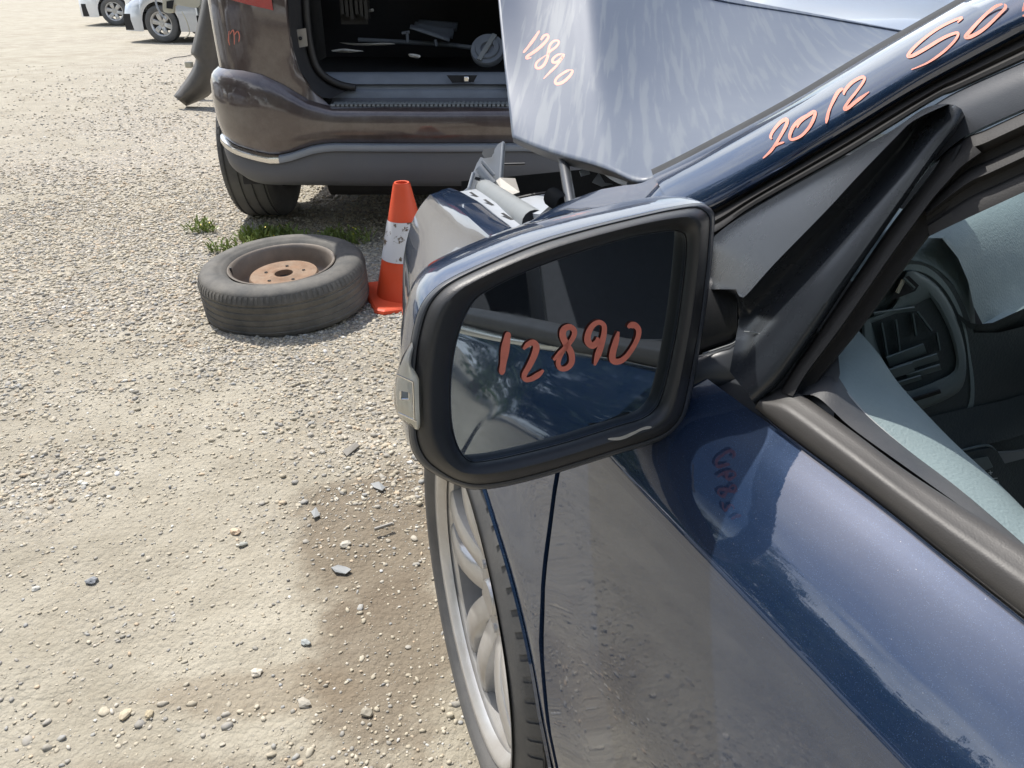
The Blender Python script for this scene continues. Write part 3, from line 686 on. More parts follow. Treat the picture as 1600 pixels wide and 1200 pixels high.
ribbon('red_scribble', [[(358, 48), (357, 62), (359, 71)], [(359, 54), (364, 47), (366, 56), (366, 70)], [(366, 55), (371, 49), (374, 56), (373, 66)]], 1.6, on_suv, M['marker'], suv)

# ---- things lying in the cargo bay
c_ = onY(762, 78, 3.98)
e = empty('round_cover', c_, 'round grey plastic cover with a slot lying in the cargo bay by the sill', 'cover')
ax = Vector((-.1, -.75, .65)).normalized()
MB().lathe([(.001, .004), (.03, .006), (.033, .018), (.055, .020), (.058, .010), (.078, .012), (.082, 0), (.08, -.02)], c_, ax, 36).build('disc', M['cargo'], e)
xx = ax.cross(Vector((.5, .3, 1))).normalized(); yy = ax.cross(xx)
pp = [Vector(c_) + xx * a + yy * b + ax * .024 for a, b in ((-.01, -.075), (.012, -.075), (.012, .075), (-.01, .075))]
solid(MB().poly(pp).build('handle_bar', M['tubegrey'], e, False), .012)
a, b, d2 = onY(560, 62, 4.45), onY(700, 70, 4.40), onY(800, 84, 4.1)
tag(MB().tube(catmull([a, b, d2], 6), .011, 8).build('long_rod', M['cargo']), 'long grey rod lying across the cargo bay behind the round cover', 'rod')
def crumple(name, pts, Y, label, cat, mat, amp=.012):
    P = catmull([np.array(q_, float) for q_ in pts], 3, True); cen = P.mean(0); rows = []
    for s in (0.02, .45, 1.0):
        rows.append([onY(*(cen + (q_ - cen) * s), Y + amp * (rng.random() - .5) - .02 * (1 - s)) for q_ in P])
    o = MB().grid(rows, True).build(name, mat, None, False); solid(o, .0015); tag(o, label, cat)
crumple('paper_scrap', [(530, 66), (560, 68), (600, 67), (618, 69), (590, 71), (555, 71)], 4.2, 'long torn strip of pale paper at the back left of the cargo floor', 'paper', M['paper'])
crumple('paper_scrap', [(518, 79), (535, 76), (548, 77), (568, 80), (545, 82), (525, 81)], 4.1, 'crumpled pale scrap at the left corner of the cargo floor', 'paper', M['paper'])
crumple('paper_scrap', [(639, 84), (656, 86), (654, 91), (641, 89)], 4.02, 'small white scrap in the middle of the cargo floor', 'paper', M['paper'])
crumple('paper_scrap', [(574, 17), (582, 13), (584, 18), (576, 19)], 4.6, 'tiny white scrap high in the cargo bay', 'paper', M['paper'])
e = empty('plastic_trim_panel', onY(675, 50, 4.5), 'ribbed grey trim panel lying crooked at the back of the cargo bay', 'panel')
A = np.array(onY(640, 45, 4.3)); B = np.array(onY(702, 66, 4.3)); Cq = np.array(onY(655, 35, 4.6)); D = np.array(onY(716, 40, 4.6))
solid(MB().grid([[A + (B - A) * s + ((Cq + (D - Cq) * s) - (A + (B - A) * s)) * t + np.array([0, 0, .012 * sin(14 * t)]) for t in np.linspace(0, 1, 16)] for s in np.linspace(0, 1, 6)]).build('sheet', M['cargo'], e), .006)
for px, py, qx, qy in ((640, 50, 628, 52), (636, 50, 637, 66), (680, 62, 682, 72)): MB().tube([onY(px, py, 4.3), onY(qx, qy, 4.3)], .008, 6).build('clip', M['cargo'], e)
e = empty('louvred_plastic_part', onY(558, 10, 4.6), 'brown grey louvred plastic piece standing at the left of the cargo bay', 'louvred part')
for k in range(6):
    px = 532 + k * 7.5; a = onY(px, -30, 4.6); b = onY(px + 1, 22 + (k % 3) * 4, 4.55)
    mbx = MB().box(min(a[0], b[0]), min(a[0], b[0]) + .016, 4.55, 4.63, b[2], a[2]); mbx.build('slat', M['liner'], e, False)
MB().box(onY(530, 0, 4.64)[0], onY(572, 0, 4.64)[0], 4.635, 4.65, .95, 1.12).build('backing', M['liner'], e, False)

# ------------------------------------------------------------------ loose wheel lying on the gravel
SQ = .905; tc_ = Vector((-.905, 2.925, .10)); tax = Vector((-.035, -.06, 1)).normalized(); TR = .358; TW = .215
lw = empty('loose_wheel', (tc_.x, tc_.y, 0), 'worn tyre on a rusty steel rim lying flat on the gravel', 'wheel')
h = TW / 2
prof = [(.235, -.06), (.26, -.098), (.31, -.106), (.338, -.092)]
for zc in (-.072, -.046, -.018, .012, .040): prof += [(TR - .001 * abs(zc * 60), zc - .010), (TR - .001, zc + .009), (TR - .0045, zc + .012), (TR - .0045, zc + .015)]
prof += [(TR - .001, .060), (TR - .006, .080), (TR - .013, .092), (TR - .014, .0955), (TR - .024, .103), (.322, .109), (.300, .112), (.272, .1115), (.270, .1095), (.255, .108), (.248, .1035), (.240, .098), (.229, .088), (.220, .070)]
prof = [(a * SQ, b * SQ) for a, b in prof]; TR *= SQ; t = MB().lathe(prof, tc_, tax, 110)
x_ = Vector((1, 0, 0)); x_ = (x_ - tax * x_.dot(tax)).normalized(); y_ = tax.cross(x_)
for k in range(96):
    a0 = 2 * pi * k / 96 + .01 * rng.random(); da = .030 + .012 * rng.random(); P = []
    for r_, hh in ((TR + .0006, .062 * SQ), (TR - .0045, .082 * SQ), (TR - .012, .0925 * SQ)):
        for aa in (a0, a0 + da): P.append(tc_ + tax * (hh + .0008) + (x_ * cos(aa) + y_ * sin(aa)) * r_)
    t.add(P, [(0, 1, 3, 2), (2, 3, 5, 4)])
t.build('tyre', M['tyre2'], lw)
rimp = [(.226, .092), (.230, .097), (.226, .100), (.218, .096), (.213, .082), (.208, .060), (.203, .035), (.203, .012), (.196, .000), (.165, -.020), (.160, -.06)]
rimp = [(a * SQ, b * SQ) for a, b in rimp]
MB().lathe(rimp, tc_, tax, 80).build('rim', pbr('brown_grey_steel_rim', (.20, .175, .15), .6, metal=.2, var=.3, vscale=20, dust=.5, dcol=(.32, .26, .20)), lw)
cen = tc_ + Vector((0, 0, 0))
MB().lathe([(a * SQ, b * SQ) for a, b in [(.160, -.04), (.150, .010), (.149, .040), (.143, .050), (.125, .0535), (.100, .047), (.070, .046), (.060, .052), (.048, .053), (.040, .050), (.038, .020)]], cen, tax, 64).build('rim_centre', M['rust'], lw)
MB().lathe([(.04, .024), (.001, .022)], cen, tax, 24).build('hub_bore', M['dark'], lw)
for k in range(5):
    a = 2 * pi * k / 5 + .4; MB().lathe([(.007, .0445), (.006, .0438), (.001, .042)], cen + (x_ * cos(a) + y_ * sin(a)) * .078, tax, 10).build('bolt_hole', M['dark'], lw)
for k in range(10):
    a = 2 * pi * k / 10; p0 = cen + (x_ * cos(a) + y_ * sin(a)) * .132
    MB().lathe([(.006, .041), (.005, .03), (.001, .028)], p0, tax, 8).build('vent_hole', M['rust'], lw)
MB().tube([tc_ + (x_ * cos(-2.9) + y_ * sin(-2.9)) * .194 + tax * h_ for h_ in (.055, .095)], .005, 8).build('valve', M['rubber'], lw)

# ------------------------------------------------------------------ traffic cone
cp = np.array([-.43, 3.03, 0.]); cone = empty('traffic_cone', tuple(cp), 'orange traffic cone with a scuffed white band beside the loose tyre', 'traffic cone')
ch = .475; b0 = .024
def crad(z): return .033 + (.133 - .033) * (1 - (z - b0) / (ch - b0))
def cseg(z0, z1, name, mat, off=0):
    zs_ = np.linspace(z0, z1, 10); MB().lathe([(crad(z) + off, z) for z in zs_], cp, (0, 0, 1), 48).build(name, mat, cone)
cseg(b0, .475, 'cone_body', M['orange'])
cseg(.180, .335, 'reflective_band', M['collar'], .0022)
MB().lathe([(.031, ch), (.029, ch + .004), (.023, ch + .003), (.022, ch - .02)], cp, (0, 0, 1), 32).build('cone_lip', M['orange'], cone)
mb = MB(); Rz = lambda x, y, z: (cp[0] + x * cos(.35) - y * sin(.35), cp[1] + x * sin(.35) + y * cos(.35), z)
rw = []
for z, s in ((.004, .172), (.012, .174), (.021, .171), (.026, .164), (.028, .100)):
    r_ = []
    for k in range(8):
        a = k * pi / 2 / 2
    for (sx, sy) in ((1, .82), (.82, 1), (-.82, 1), (-1, .82), (-1, -.82), (-.82, -1), (.82, -1), (1, -.82)): r_.append(Rz(sx * s, sy * s, z))
    rw.append(r_)
mb.grid(rw, True).build('cone_base', M['orange'], cone, False)

# ------------------------------------------------------------------ weeds round the SUV's rear wheel
def weeds(name, spots, label):
    mb = MB(); fl = MB()
    for (cx, cy, r_, n_) in spots:
        for _ in range(n_):
            a = rng.random() * 2 * pi; rr_ = r_ * sqrt(rng.random()); x = cx + rr_ * cos(a); y = cy + rr_ * sin(a) * .6
            hgt = .015 + .05 * rng.random(); ln = .018 + .022 * rng.random(); aa = rng.random() * 2 * pi; w = .003 + .004 * rng.random()
            dx, dy = cos(aa), sin(aa)
            for k in range(3):
                bb = aa + (rng.random() - .5) * 3; d_ = np.array([cos(bb), sin(bb), 0]); n_v = np.array([-sin(bb), cos(bb), 0]); b0_ = np.array([x + dx * ln * k * .3, y + dy * ln * k * .3, hgt * k / 3])
                tip = b0_ + d_ * ln * .8 + np.array([0, 0, hgt * .6])
                mid = (b0_ + tip) / 2 + np.array([0, 0, .006]); mb.add([b0_, mid + n_v * w, tip, mid - n_v * w], [(0, 1, 2, 3)])
            if rng.random() < .025:
                c0 = np.array([x, y, hgt + .02]); s = .0045; fl.add([c0 + np.array(q_) * s for q_ in ((1, 0, 0), (0, 1, .5), (-1, 0, 0), (0, -1, -.5))], [(0, 1, 2, 3)])
    o = mb.build(name, M['weed'], None, False); tag(o, label, 'weeds', kind='stuff')
    if fl.v: tag(fl.build(name + '_flowers', M['flower'], None, False), 'tiny yellow flowers dotted over the weeds by the SUV wheel', 'flowers', kind='stuff')
weeds('weeds', [(-1.22, 3.80, .16, 360), (-1.05, 3.68, .13, 220), (-.85, 3.78, .15, 130), (-1.38, 3.62, .09, 50), (-1.62, 3.95, .07, 60)], 'green weeds growing between the loose tyre and the SUV wheel')

# ------------------------------------------------------------------ stripped car ahead of the SUV with hanging cover and wires
sc = empty('stripped_car', (-2.3, 9.2, 0), 'stripped dark car with its front end torn open beyond the SUV', 'car')
sc_b = MB().box(-3.45, -1.9, 9.3, 13.2, .25, .95).build('body', M['darkcar'], sc); bevel(sc_b, .08, 3)
MB().box(-3.3, -2.0, 8.95, 9.3, .30, .80).build('engine_bay', M['dark'], sc, False)
MB().box(-3.3, -2.0, 10.2, 12.6, .95, 1.4).build('cabin', M['carglass'], sc, False)
w_ = [onY(px, py, 9.1) for px, py in ((256, -14), (256, 14), (262, 20), (272, 19), (276, 8), (308, 12), (314, 2), (314, -14))]
fr = catmull(w_, 4); solid(mesh('front_panel_frame', fr, [tuple(range(len(fr)))], M['cream'], sc, False), .06, 0)
MB().poly([onY(px, py, 9.04) for px, py in ((260, 2), (260, 13), (270, 14), (272, 0))]).build('lamp_opening', M['dark'], sc, False)
MB().tube(catmull([onY(px, py, 9.0) for px, py in ((242, -5), (246, 12), (255, 26), (260, 30))], 5), .011, 6).build('white_hose', M['flange'], sc)
MB().tube(catmull([onY(px, py, 8.9) for px, py in ((284, 18), (292, 34), (296, 52), (288, 60))], 6), .006, 6).build('hanging_wire', M['cream'], sc)
bevel(MB().box(*(lambda a, b: (a[0], b[0], 8.85, 8.93, .30, .36))(onY(284, 62, 8.9), onY(294, 62, 8.9))).build('connector', M['cream'], sc), .01)
MB().tube(catmull([onZ(px, py, .015) for px, py in ((305, 84), (290, 88), (272, 90), (258, 95))], 6), .006, 6).build('ground_wire', M['rubber'], sc)
add_wheel(sc, (-3.32, 9.75, .31), (-1, 0, 0), .31, .2, .2, M['tyre'], fine=False)
# hanging plastic bumper cover, curved in depth
L_ = catmull([(322, -30), (312, 20), (303, 60), (298, 84), (306, 90), (300, 108), (286, 130), (271, 150)], 5)
R_ = catmull([(350, -30), (347, 20), (346, 60), (345, 90), (341, 110), (337, 130), (326, 150), (291, 166)], 5)
rows = []
for l, r_ in zip(resample(L_, 30), resample(R_, 30)):
    row = []
    for s, dy in zip(np.linspace(0, 1, 9), (0, -.06, -.09, -.10, -.09, -.07, -.03, .03, .10)):
        q_ = l + (r_ - l) * s; row.append(onY(q_[0], q_[1], 8.15 + dy + .25 * (q_[1] < 60) * 0))
    rows.append(row)
o = MB().grid(rows).build('bumper_cover', M['liner']); solid(o, .012, 1); tag(o, 'dark bumper cover hanging down to the gravel beside the SUV', 'bumper cover')

# ------------------------------------------------------------------ cars in the distance and round about
e, T = simple_car('parked_car', (-5.15, 16.9, 0), pi - .12, M['silver'], 'silver sedan facing left at the far end of the gravel', 'car', group='cars along the yard')
for k, (y0, y1) in enumerate(((-.62, -.42), (.42, .62))):
    P = [T((2.22, y0, z_)) for z_ in (.34, .46)] + [T((2.22, y1, z_)) for z_ in (.46, .34)]
    solid(MB().poly(P).build('bumper_vent', M['dark'], e, False), .05, 0)
e, T = simple_car('parked_car', (-8.9, 22.6, 0), .12, M['white'], 'white car whose tail with a red lamp shows left of the silver sedan', 'car', L=4.2, group='cars along the yard')
e, T = simple_car('parked_car', (2.25, 5.9, 0), -pi / 2 - .2, M['greycar'], 'pale grey car whose bonnet shows above the dusty raised bonnet', 'car', hb=1.12, hr=1.6, group='cars along the yard')
e, T = simple_car('parked_car', (1.6, 8.2, 0), .9, M['darkcar'], 'dark car with a red tail lamp beyond the pale grey bonnet', 'car', group='cars along the yard')
# out of frame on the left, they show in the door's lacquer
simple_car('parked_car', (-7.4, 1.2, 0), pi / 2 + .1, M['silver'], 'silver SUV parked across the lane, seen in the door reflection', 'car', suv=True, hr=1.7, hb=1.05, group='cars across the lane')
simple_car('parked_car', (-7.9, -4.6, 0), pi / 2 - .05, M['darkcar'], 'dark sedan parked across the lane behind the camera', 'car', group='cars across the lane')
simple_car('parked_car', (-7.7, 7.0, 0), pi / 2, M['white'], 'white hatchback parked across the lane left of the frame', 'car', group='cars across the lane')

# ------------------------------------------------------------------ trees across the lane, with unseen ones added to darken reflections
def tree(loc, hgt, rad, seed, label):
    r = np.random.default_rng(seed); e = empty('tree', loc, label, 'tree', 'trees across the lane'); l = np.array(loc, float)
    tr = MB(); tr.tube([l, l + (0.1, 0, hgt * .25), l + (.2, .1, hgt * .5), l + (.1, .2, hgt * .8)], [.28, .22, .16, .05], 10)
    cl = []
    for k in range(13):
        a = r.random() * 2 * pi; s = .25 + .6 * r.random(); top = l + np.array([cos(a) * rad * (.4 + .5 * r.random()), sin(a) * rad * (.4 + .5 * r.random()), hgt * (.22 + .7 * r.random())])
        st = l + np.array([.1, .1, hgt * s * .6]); tr.tube([st, (st + top) / 2 + (0, 0, .3), top], [.10, .06, .02], 6); cl.append(top)
    tr.build('trunk', M['bark'], e)
    nb = 120; cen = []
    for k in range(nb):
        b = cl[k % len(cl)]; cen.append(b + r.normal(size=3) * np.array([rad * .26, rad * .26, hgt * .11]))
    cen = np.array(cen); q = 20000
    P = cen[r.integers(0, nb, q)] + r.normal(size=(q, 3)) * rad * .10
    A = r.normal(size=(q, 3)); A /= np.linalg.norm(A, axis=1)[:, None]; B = np.cross(A, r.normal(size=(q, 3))); B /= np.linalg.norm(B, axis=1)[:, None]
    s = (.07 + .09 * r.random((q, 1))); V = np.stack([P - A * s, P - B * s * .5, P + A * s, P + B * s * .5], 1).reshape(-1, 3)
    mesh('crown', V, [tuple(range(4 * i, 4 * i + 4)) for i in range(q)], M['leaf'], e, False)
tree((-15.5, 0.5, 0), 9.5, 3.2, 1, 'broad green tree across the lane behind the silver SUV')
tree((-17, 7.0, 0), 11, 3.6, 2, 'tall green tree across the lane nearest the track')
tree((-14.5, -6.0, 0), 8.5, 3.0, 3, 'lower green tree behind the dark sedan across the lane')
tree((3.5, -12.5, 0), 9.5, 3.4, 7, 'unseen dark green tree added behind the camera, car side, to darken the mirror image')  # this tree and the next are added unseen to darken the mirror's view
tree((-3.2, -11.5, 0), 8.5, 3.2, 8, 'unseen dense tree added behind the camera to darken the mirror image, second from the wide one')
tree((-13.5, 3.6, 0), 7.5, 3.0, 9, 'unseen low bushy tree added in the gap across the lane to darken glass reflections')  # two low crowns added out of view so the glass reflects darker
tree((-13, -2.6, 0), 7.5, 3.0, 10, 'unseen low bushy tree added behind the dark sedan to darken glass reflections')
tree((-6.5, -13.0, 0), 9.0, 3.3, 5, 'unseen bushy tree added behind the camera to darken the mirror image, right of the lane end')  # added with the wide tree as a dark backdrop for the mirror
tree((-.5, -15.0, 0), 10, 3.6, 6, 'unseen wide tree added straight behind the camera to darken the mirror image')
tree((-11, -12.0, 0), 9.5, 3.4, 4, 'green tree behind the camera at the end of the lane')

# ------------------------------------------------------------------ the near navy sedan; u forward, v inboard, z up
o_ = car2w(.4, 1.2, 0)
car = empty('sedan', tuple(o_), 'navy blue sedan in the foreground with its bonnet raised and salmon numbers written on it', 'car', rotz=HEAD)
ZS = [.10, .2, .35, .5, .65, .76, .80, .822, .832, .840, .850, .862, .875, .888, .900, .907, .93, 1.0, 1.1, 1.2, 1.3, 1.4, 1.5]
VS = [.30, .275, .262, .255, .262, .278, .286, .291, .2945, .2995, .3062, .3165, .3300, .3462, .3630, .372, .385, .42, .47, .52, .575, .65, .76]
def Vs(z): return float(np.interp(z, ZS, VS))
_z = np.linspace(.1, 1.5, 1401); _v = np.interp(_z, ZS, VS)
_k = np.exp(-np.linspace(-2, 2, 13) ** 2); _k /= _k.sum(); _v2 = np.convolve(np.pad(_v, 6, 'edge'), _k, 'valid')
def Vs(z): return float(np.interp(z, _z, _v2))
def uz(px, py, off=0):
    d = w2car(ray(px, py)); a, b = .1, 1.7
    for _ in range(36):
        t = (a + b) / 2; z = CAM_H + t * d[2]
        if t * d[1] - (Vs(z) - off) > 0: b = t
        else: a = t
    return (t * d[0], CAM_H + t * d[2])
def drop(u, z):
    s = min(1, max(0, (.15 - u) / .75)); s = s * s * (3 - 2 * s)
    return .30 * s * min(1, max(0, (z - .6) / .2)) * min(1, max(0, (.895 - z) / .05))
def S(u, z, off=0):                        # point on the car's side surface, off metres proud of it
    dv = (Vs(z + .004) - Vs(z - .004)) / .008; nn = np.array([-1, dv]); nn = nn / np.linalg.norm(nn)
    if z < .895 and u < .15: return car2w(u, Vs(z) + nn[0] * off, z + nn[1] * off - drop(u, z))
    return car2w(u, Vs(z) + nn[0] * off, z + nn[1] * off)
def Spx(px, py, off=0): u, z = uz(px, py, off); return car2w(u, Vs(z) - off, z)
def sstrip(name, A, B, prof, mat, nl=60, px=True, parent=None, extA=(), extB=(), **kw):
    """band on the side surface between two outlines; prof = (share across, metres proud)"""
    rows = []
    if px:                                 # outline taken along the sight lines, so the surface may stand proud without shifting
        a0 = resample(catmull([np.array(q_, float) for q_ in A], 6), nl); b0 = resample(catmull([np.array(q_, float) for q_ in B], 6), nl)
        rows = [[Spx(*(a + (b - a) * s), o) for s, o in prof] for a, b in zip(a0, b0)]
        if len(extA):
            a1 = resample(catmull([np.array(uz(*a0[-1]))] + [np.array(q_) for q_ in extA], 6), 40)[1:]; b1 = resample(catmull([np.array(uz(*b0[-1]))] + [np.array(q_) for q_ in extB], 6), 40)[1:]
            rows += [[S(*(a + (b - a) * s), o) for s, o in prof] for a, b in zip(a1, b1)]
    else:
        A = resample(catmull(list(A) + list(extA), 6), nl); B = resample(catmull(list(B) + list(extB), 6), nl)
        rows = [[S(*(a + (b - a) * s), o) for s, o in prof] for a, b in zip(A, B)]
    return MB().grid(rows).build(name, mat, parent or car, **kw)

# door skin, front door from the gap back past the camera
def gapu(z): return float(np.interp(z, [.25, .35, .43, .475, .52, .582, .68, .767, .83, .88, .91], [.455, .450, .460, .480, .501, .527, .549, .558, .560, .558, .553]))
zr = sorted(set(list(np.linspace(.22, .80, 24)) + list(np.linspace(.80, .87, 36)) + list(np.linspace(.87, .9035, 9))))
def door(name, ua, ub, n=40, **kw):
    rows = []
    for z in zr:
        a, b = (ua(z) if callable(ua) else ua), (ub(z) if callable(ub) else ub)
        us = np.r_[a, a, np.linspace(a, b, n), b, b]; of = np.r_[-.02, -.004, np.zeros(n), -.004, -.02]
        us[0] = a; us[1] = a - .0000; us[2] = a + .003 * np.sign(b - a); us[-3] = b - .003 * np.sign(b - a)
        rows.append([S(u, z, o + .009 * math.exp(-(abs(sqrt((u - .83) ** 2 + (z - .33) ** 2) - .366) / .05) ** 2)) for u, o in zip(us, of)])
    return MB().grid(rows).build(name, M['navy'], car, **kw)
door('front_door', lambda z: gapu(z) - .003, -.62)
door('rear_door', -.626, -1.50)
door('rear_quarter', -1.506, -2.2, 16)
# belt moulding, bright strip and felt
btm = [(1179, 637), (1215, 667), (1255, 697), (1380, 790), (1480, 870), (1600, 965)]
top = [(1192, 618), (1228, 606), (1262, 623), (1330, 672), (1430, 745), (1600, 852)]
sstrip('bright_strip', [(1181, 637), (1215, 666), (1254, 696), (1379, 789), (1479, 869), (1599, 964)], [(1182, 640), (1214, 670), (1253, 701), (1378, 795), (1478, 876), (1598, 972)], [(-.4, -.002), (0, .004), (.45, .0062), (.85, .004), (1, .000)], M['chrome'], 60, extA=[(-.1, .9005), (-.6, .9005)], extB=[(-.1, .894), (-.6, .894)])
sstrip('belt_moulding', btm, top, [(0, -.002), (.0, .004), (.06, .010), (.2, .0125), (.42, .0125), (.52, .012), (.62, .0085), (.8, .004), (.96, .000), (1, -.004), (1, -.03)], M['moulding'], 70, extA=[(-.1, .901), (-.6, .901)], extB=[(-.1, .929), (-.6, .929)])
# window glass, slightly inboard
gl = []
gz_ = np.linspace(.905, 1.30, 40)
def glass_front(z): return float(np.interp(z, [.9, .937, .984, 1.025, 1.047, 1.084, 1.17, 1.27, 1.31, 1.34], [.39, .374, .359, .354, .350, .309, .20, .0, -.2, -.45]))
gb = MB(); gb.grid([[S(u, z, -.016) for u in np.linspace(-.66, -1.45, 10)] for z in gz_]); gb.build('window_glass', M['glass'], car)
sstrip('b_pillar', [(-.60, .90), (-.60, 1.1), (-.60, 1.36)], [(-.67, .90), (-.67, 1.1), (-.66, 1.36)], [(0, -.01), (.05, 0), (.95, 0), (1, -.01)], M['satin'], 20, px=False)
sstrip('c_pillar', [(-1.40, .90), (-1.46, 1.1), (-1.3, 1.38)], [(-2.2, .90), (-1.95, 1.1), (-1.55, 1.40)], [(0, -.01), (.05, 0), (.95, 0), (1, -.01)], M['navy'], 20, px=False)

# A pillar: painted band and roof rail
pt = [(1020, 274), (1045, 262), (1100, 234), (1232, 163), (1364, 84), (1511, 0)]
pl = [(1066, 349), (1120, 325), (1175, 295), (1232, 262), (1337, 199), (1442, 136), (1600, 52)]
PPROF = [(-.02, -.08), (-.01, -.05), (0, -.036), (.04, -.022), (.09, -.013), (.16, -.0065), (.25, -.001), (.36, .003), (.5, .0058), (.66, .0066), (.82, .0045), (.94, .001), (1, -.004), (1, -.012), (1.15, -.016), (1.3, -.022)]
PTr = resample(catmull([np.array(q_, float) for q_ in pt], 8), 80); PLr = resample(catmull([np.array(q_, float) for q_ in pl], 8), 80)
rows = [[Spx(*(a + (b - a) * s), o) for s, o in PPROF] for a, b in zip(PTr, PLr)]
eA = [(.375, 1.215), (.2, 1.315), (-.1, 1.405), (-.7, 1.44), (-1.4, 1.42)]; eB = [(.32, 1.192), (.15, 1.272), (-.1, 1.352), (-.7, 1.385), (-1.4, 1.36)]
eA = resample(catmull([np.array(q_) for q_ in eA], 6), 40); eB = resample(catmull([np.array(q_) for q_ in eB], 6), 40)
rows += [[S(*(a + (b - a) * s), o) for s, o in PPROF] for a, b in zip(eA, eB)]
pillar = MB().grid(rows).build('a_pillar', M['navy'], car)
rows = [[Spx(a[0] + dx, a[1] + dy, o) for dx, dy, o in ((-3, -9, -.13), (-2, -7, -.075), (-1, -4, -.062), (0, 0, -.052), (3, 5, -.06))] for a in PTr]
MB().grid(rows).build('windscreen_moulding', M['dark'], car)
sl_ = [(1062, 392), (1118, 366), (1180, 322), (1320, 243), (1458, 158), (1495, 142), (1600, 95)]
sstrip('pillar_seal', pl, sl_, [(0, -.010), (.12, -.012), (.25, -.005), (.45, -.003), (.6, -.006), (.72, -.002), (.9, -.003), (1, -.010)], M['rubber'], 90, extA=[(.15, 1.272), (-.1, 1.352), (-.7, 1.385)], extB=[(.14, 1.255), (-.1, 1.335), (-.7, 1.367)])
# door frame between the corner panel tip and the window
f1 = [(1440, 178), (1495, 143), (1600, 96)]; f2 = [(1455, 262), (1508, 217), (1600, 174)]
sstrip('door_frame', f1, f2, [(0, -.008), (.05, -.002), (.5, .001), (.95, -.002), (1, -.010)], M['satin'], 50, extA=[(.14, 1.254), (-.1, 1.334), (-.6, 1.366)], extB=[(.12, 1.225), (-.1, 1.310), (-.6, 1.342)])
g1 = [(1440, 292), (1500, 222), (1540, 203), (1600, 175)]; g2 = [(1452, 369), (1500, 346), (1550, 323), (1600, 300)]
sstrip('upper_window_channel', g1, g2, [(0, -.006), (.05, .002), (.16, .004), (.24, -.002), (.28, -.010), (.40, -.012), (.44, -.004), (.56, -.003), (.62, -.012), (.75, -.014), (.8, -.010), (1, -.012), (1, -.03)], M['rubber'], 50, extA=[(.12, 1.224), (-.1, 1.309), (-.6, 1.340)], extB=[(.2, 1.165), (.0, 1.262), (-.2, 1.30), (-.6, 1.325)])
# upright rubber channel behind the corner panel
c1 = [(1509, 216), (1475, 240), (1456, 268), (1393, 350), (1331, 441), (1268, 535), (1240, 575), (1218, 612)]
c2 = [(1560, 262), (1490, 318), (1452, 369), (1414, 419), (1347, 511), (1293, 577), (1275, 602), (1262, 628)]
sstrip('front_window_channel', c1, c2, [(0, -.012), (.03, -.002), (.08, .004), (.30, .0055), (.47, .004), (.50, -.003), (.53, -.012), (.6, -.013), (.95, -.013), (1, -.016), (1, -.04)], M['rubber'], 80)
mb = MB()      # torn lip of the channel
mb.grid([[Spx(1498 - 14 * t + 5 * s, 226 + 26 * t, .006) for s in (0, 1)] for t in np.linspace(0, 1, 5)]); mb.build('channel_lip', M['dark'], car)

# triangular corner panel that carries the mirror
def corner_panel():
    up = catmull([np.array(q_, float) for q_ in ((1096, 452), (1104, 400), (1118, 368), (1180, 325), (1320, 246), (1393, 204), (1435, 175), (1456, 165), (1480, 162))], 8)
    cr = catmull([np.array(q_, float) for q_ in ((1150, 452), (1155, 462), (1165, 462), (1210, 412), (1290, 330), (1340, 276), (1400, 214), (1428, 188), (1480, 163))], 8)
    va = catmull([np.array(q_, float) for q_ in ((1155, 500), (1168, 500), (1190, 478), (1245, 418), (1310, 345), (1370, 278), (1418, 220), (1440, 186), (1484, 163))], 8)
    ri = catmull([np.array(q_, float) for q_ in ((1140, 580), (1160, 570), (1195, 530), (1262, 455), (1330, 372), (1400, 285), (1450, 220), (1475, 185), (1492, 164))], 8)
    r2 = catmull([np.array(q_, float) for q_ in ((1165, 612), (1190, 590), (1215, 560), (1270, 490), (1335, 405), (1405, 308), (1462, 228), (1490, 195), (1502, 170))], 8)
    lo = catmull([np.array(q_, float) for q_ in ((1181, 634), (1200, 616), (1222, 594), (1268, 529), (1331, 434), (1394, 342), (1457, 254), (1494, 203), (1507, 180))], 8)
    L_ = [resample(q_, 70) for q_ in (up, cr, va, ri, r2, lo)]; offs = [.000, .034, .008, .020, .019, .002]
    cols = []
    for i in range(70):
        P = [(L_[k][i][0], L_[k][i][1], offs[k]) for k in range(6)]
        # flat facet up->crease, sharp drop, round roll
        row = [(*P[0][:2], -.012), (P[0])]
        seq = [(0, 1, (.25, .5, .75, .93)), ]
        for s in (.25, .5, .75, .92): q_ = [P[0][j] + (P[1][j] - P[0][j]) * s for j in range(3)]; row.append(q_)
        row += [P[1]]
        for s in (.12, .3, .55, .8): q_ = [P[1][j] + (P[2][j] - P[1][j]) * s for j in range(3)]; q_[2] = P[1][2] + (P[2][2] - P[1][2]) * (1 - (1 - s) ** 2); row.append(q_)
        row += [P[2]]
        for s in (.2, .4, .6, .8): q_ = [P[2][j] + (P[3][j] - P[2][j]) * s for j in range(3)]; q_[2] = P[2][2] + (P[3][2] - P[2][2]) * (s * s * (3 - 2 * s)); row.append(q_)
        row += [P[3]]
        q_ = [(P[3][j] + P[4][j]) / 2 for j in range(3)]; q_[2] += .0012; row.append(q_)
        row += [P[4]]
        for s in (.3, .6, .85): q_ = [P[4][j] + (P[5][j] - P[4][j]) * s for j in range(3)]; q_[2] = P[5][2] + (P[4][2] - P[5][2]) * sqrt(max(0, 1 - s * s)); row.append(q_)
        row += [P[5], (*P[5][:2], -.012)]
        cols.append([Spx(*q_) for q_ in row])
    return MB().grid(cols).build('mirror_corner_panel', M['corner'], car)
corner_panel()
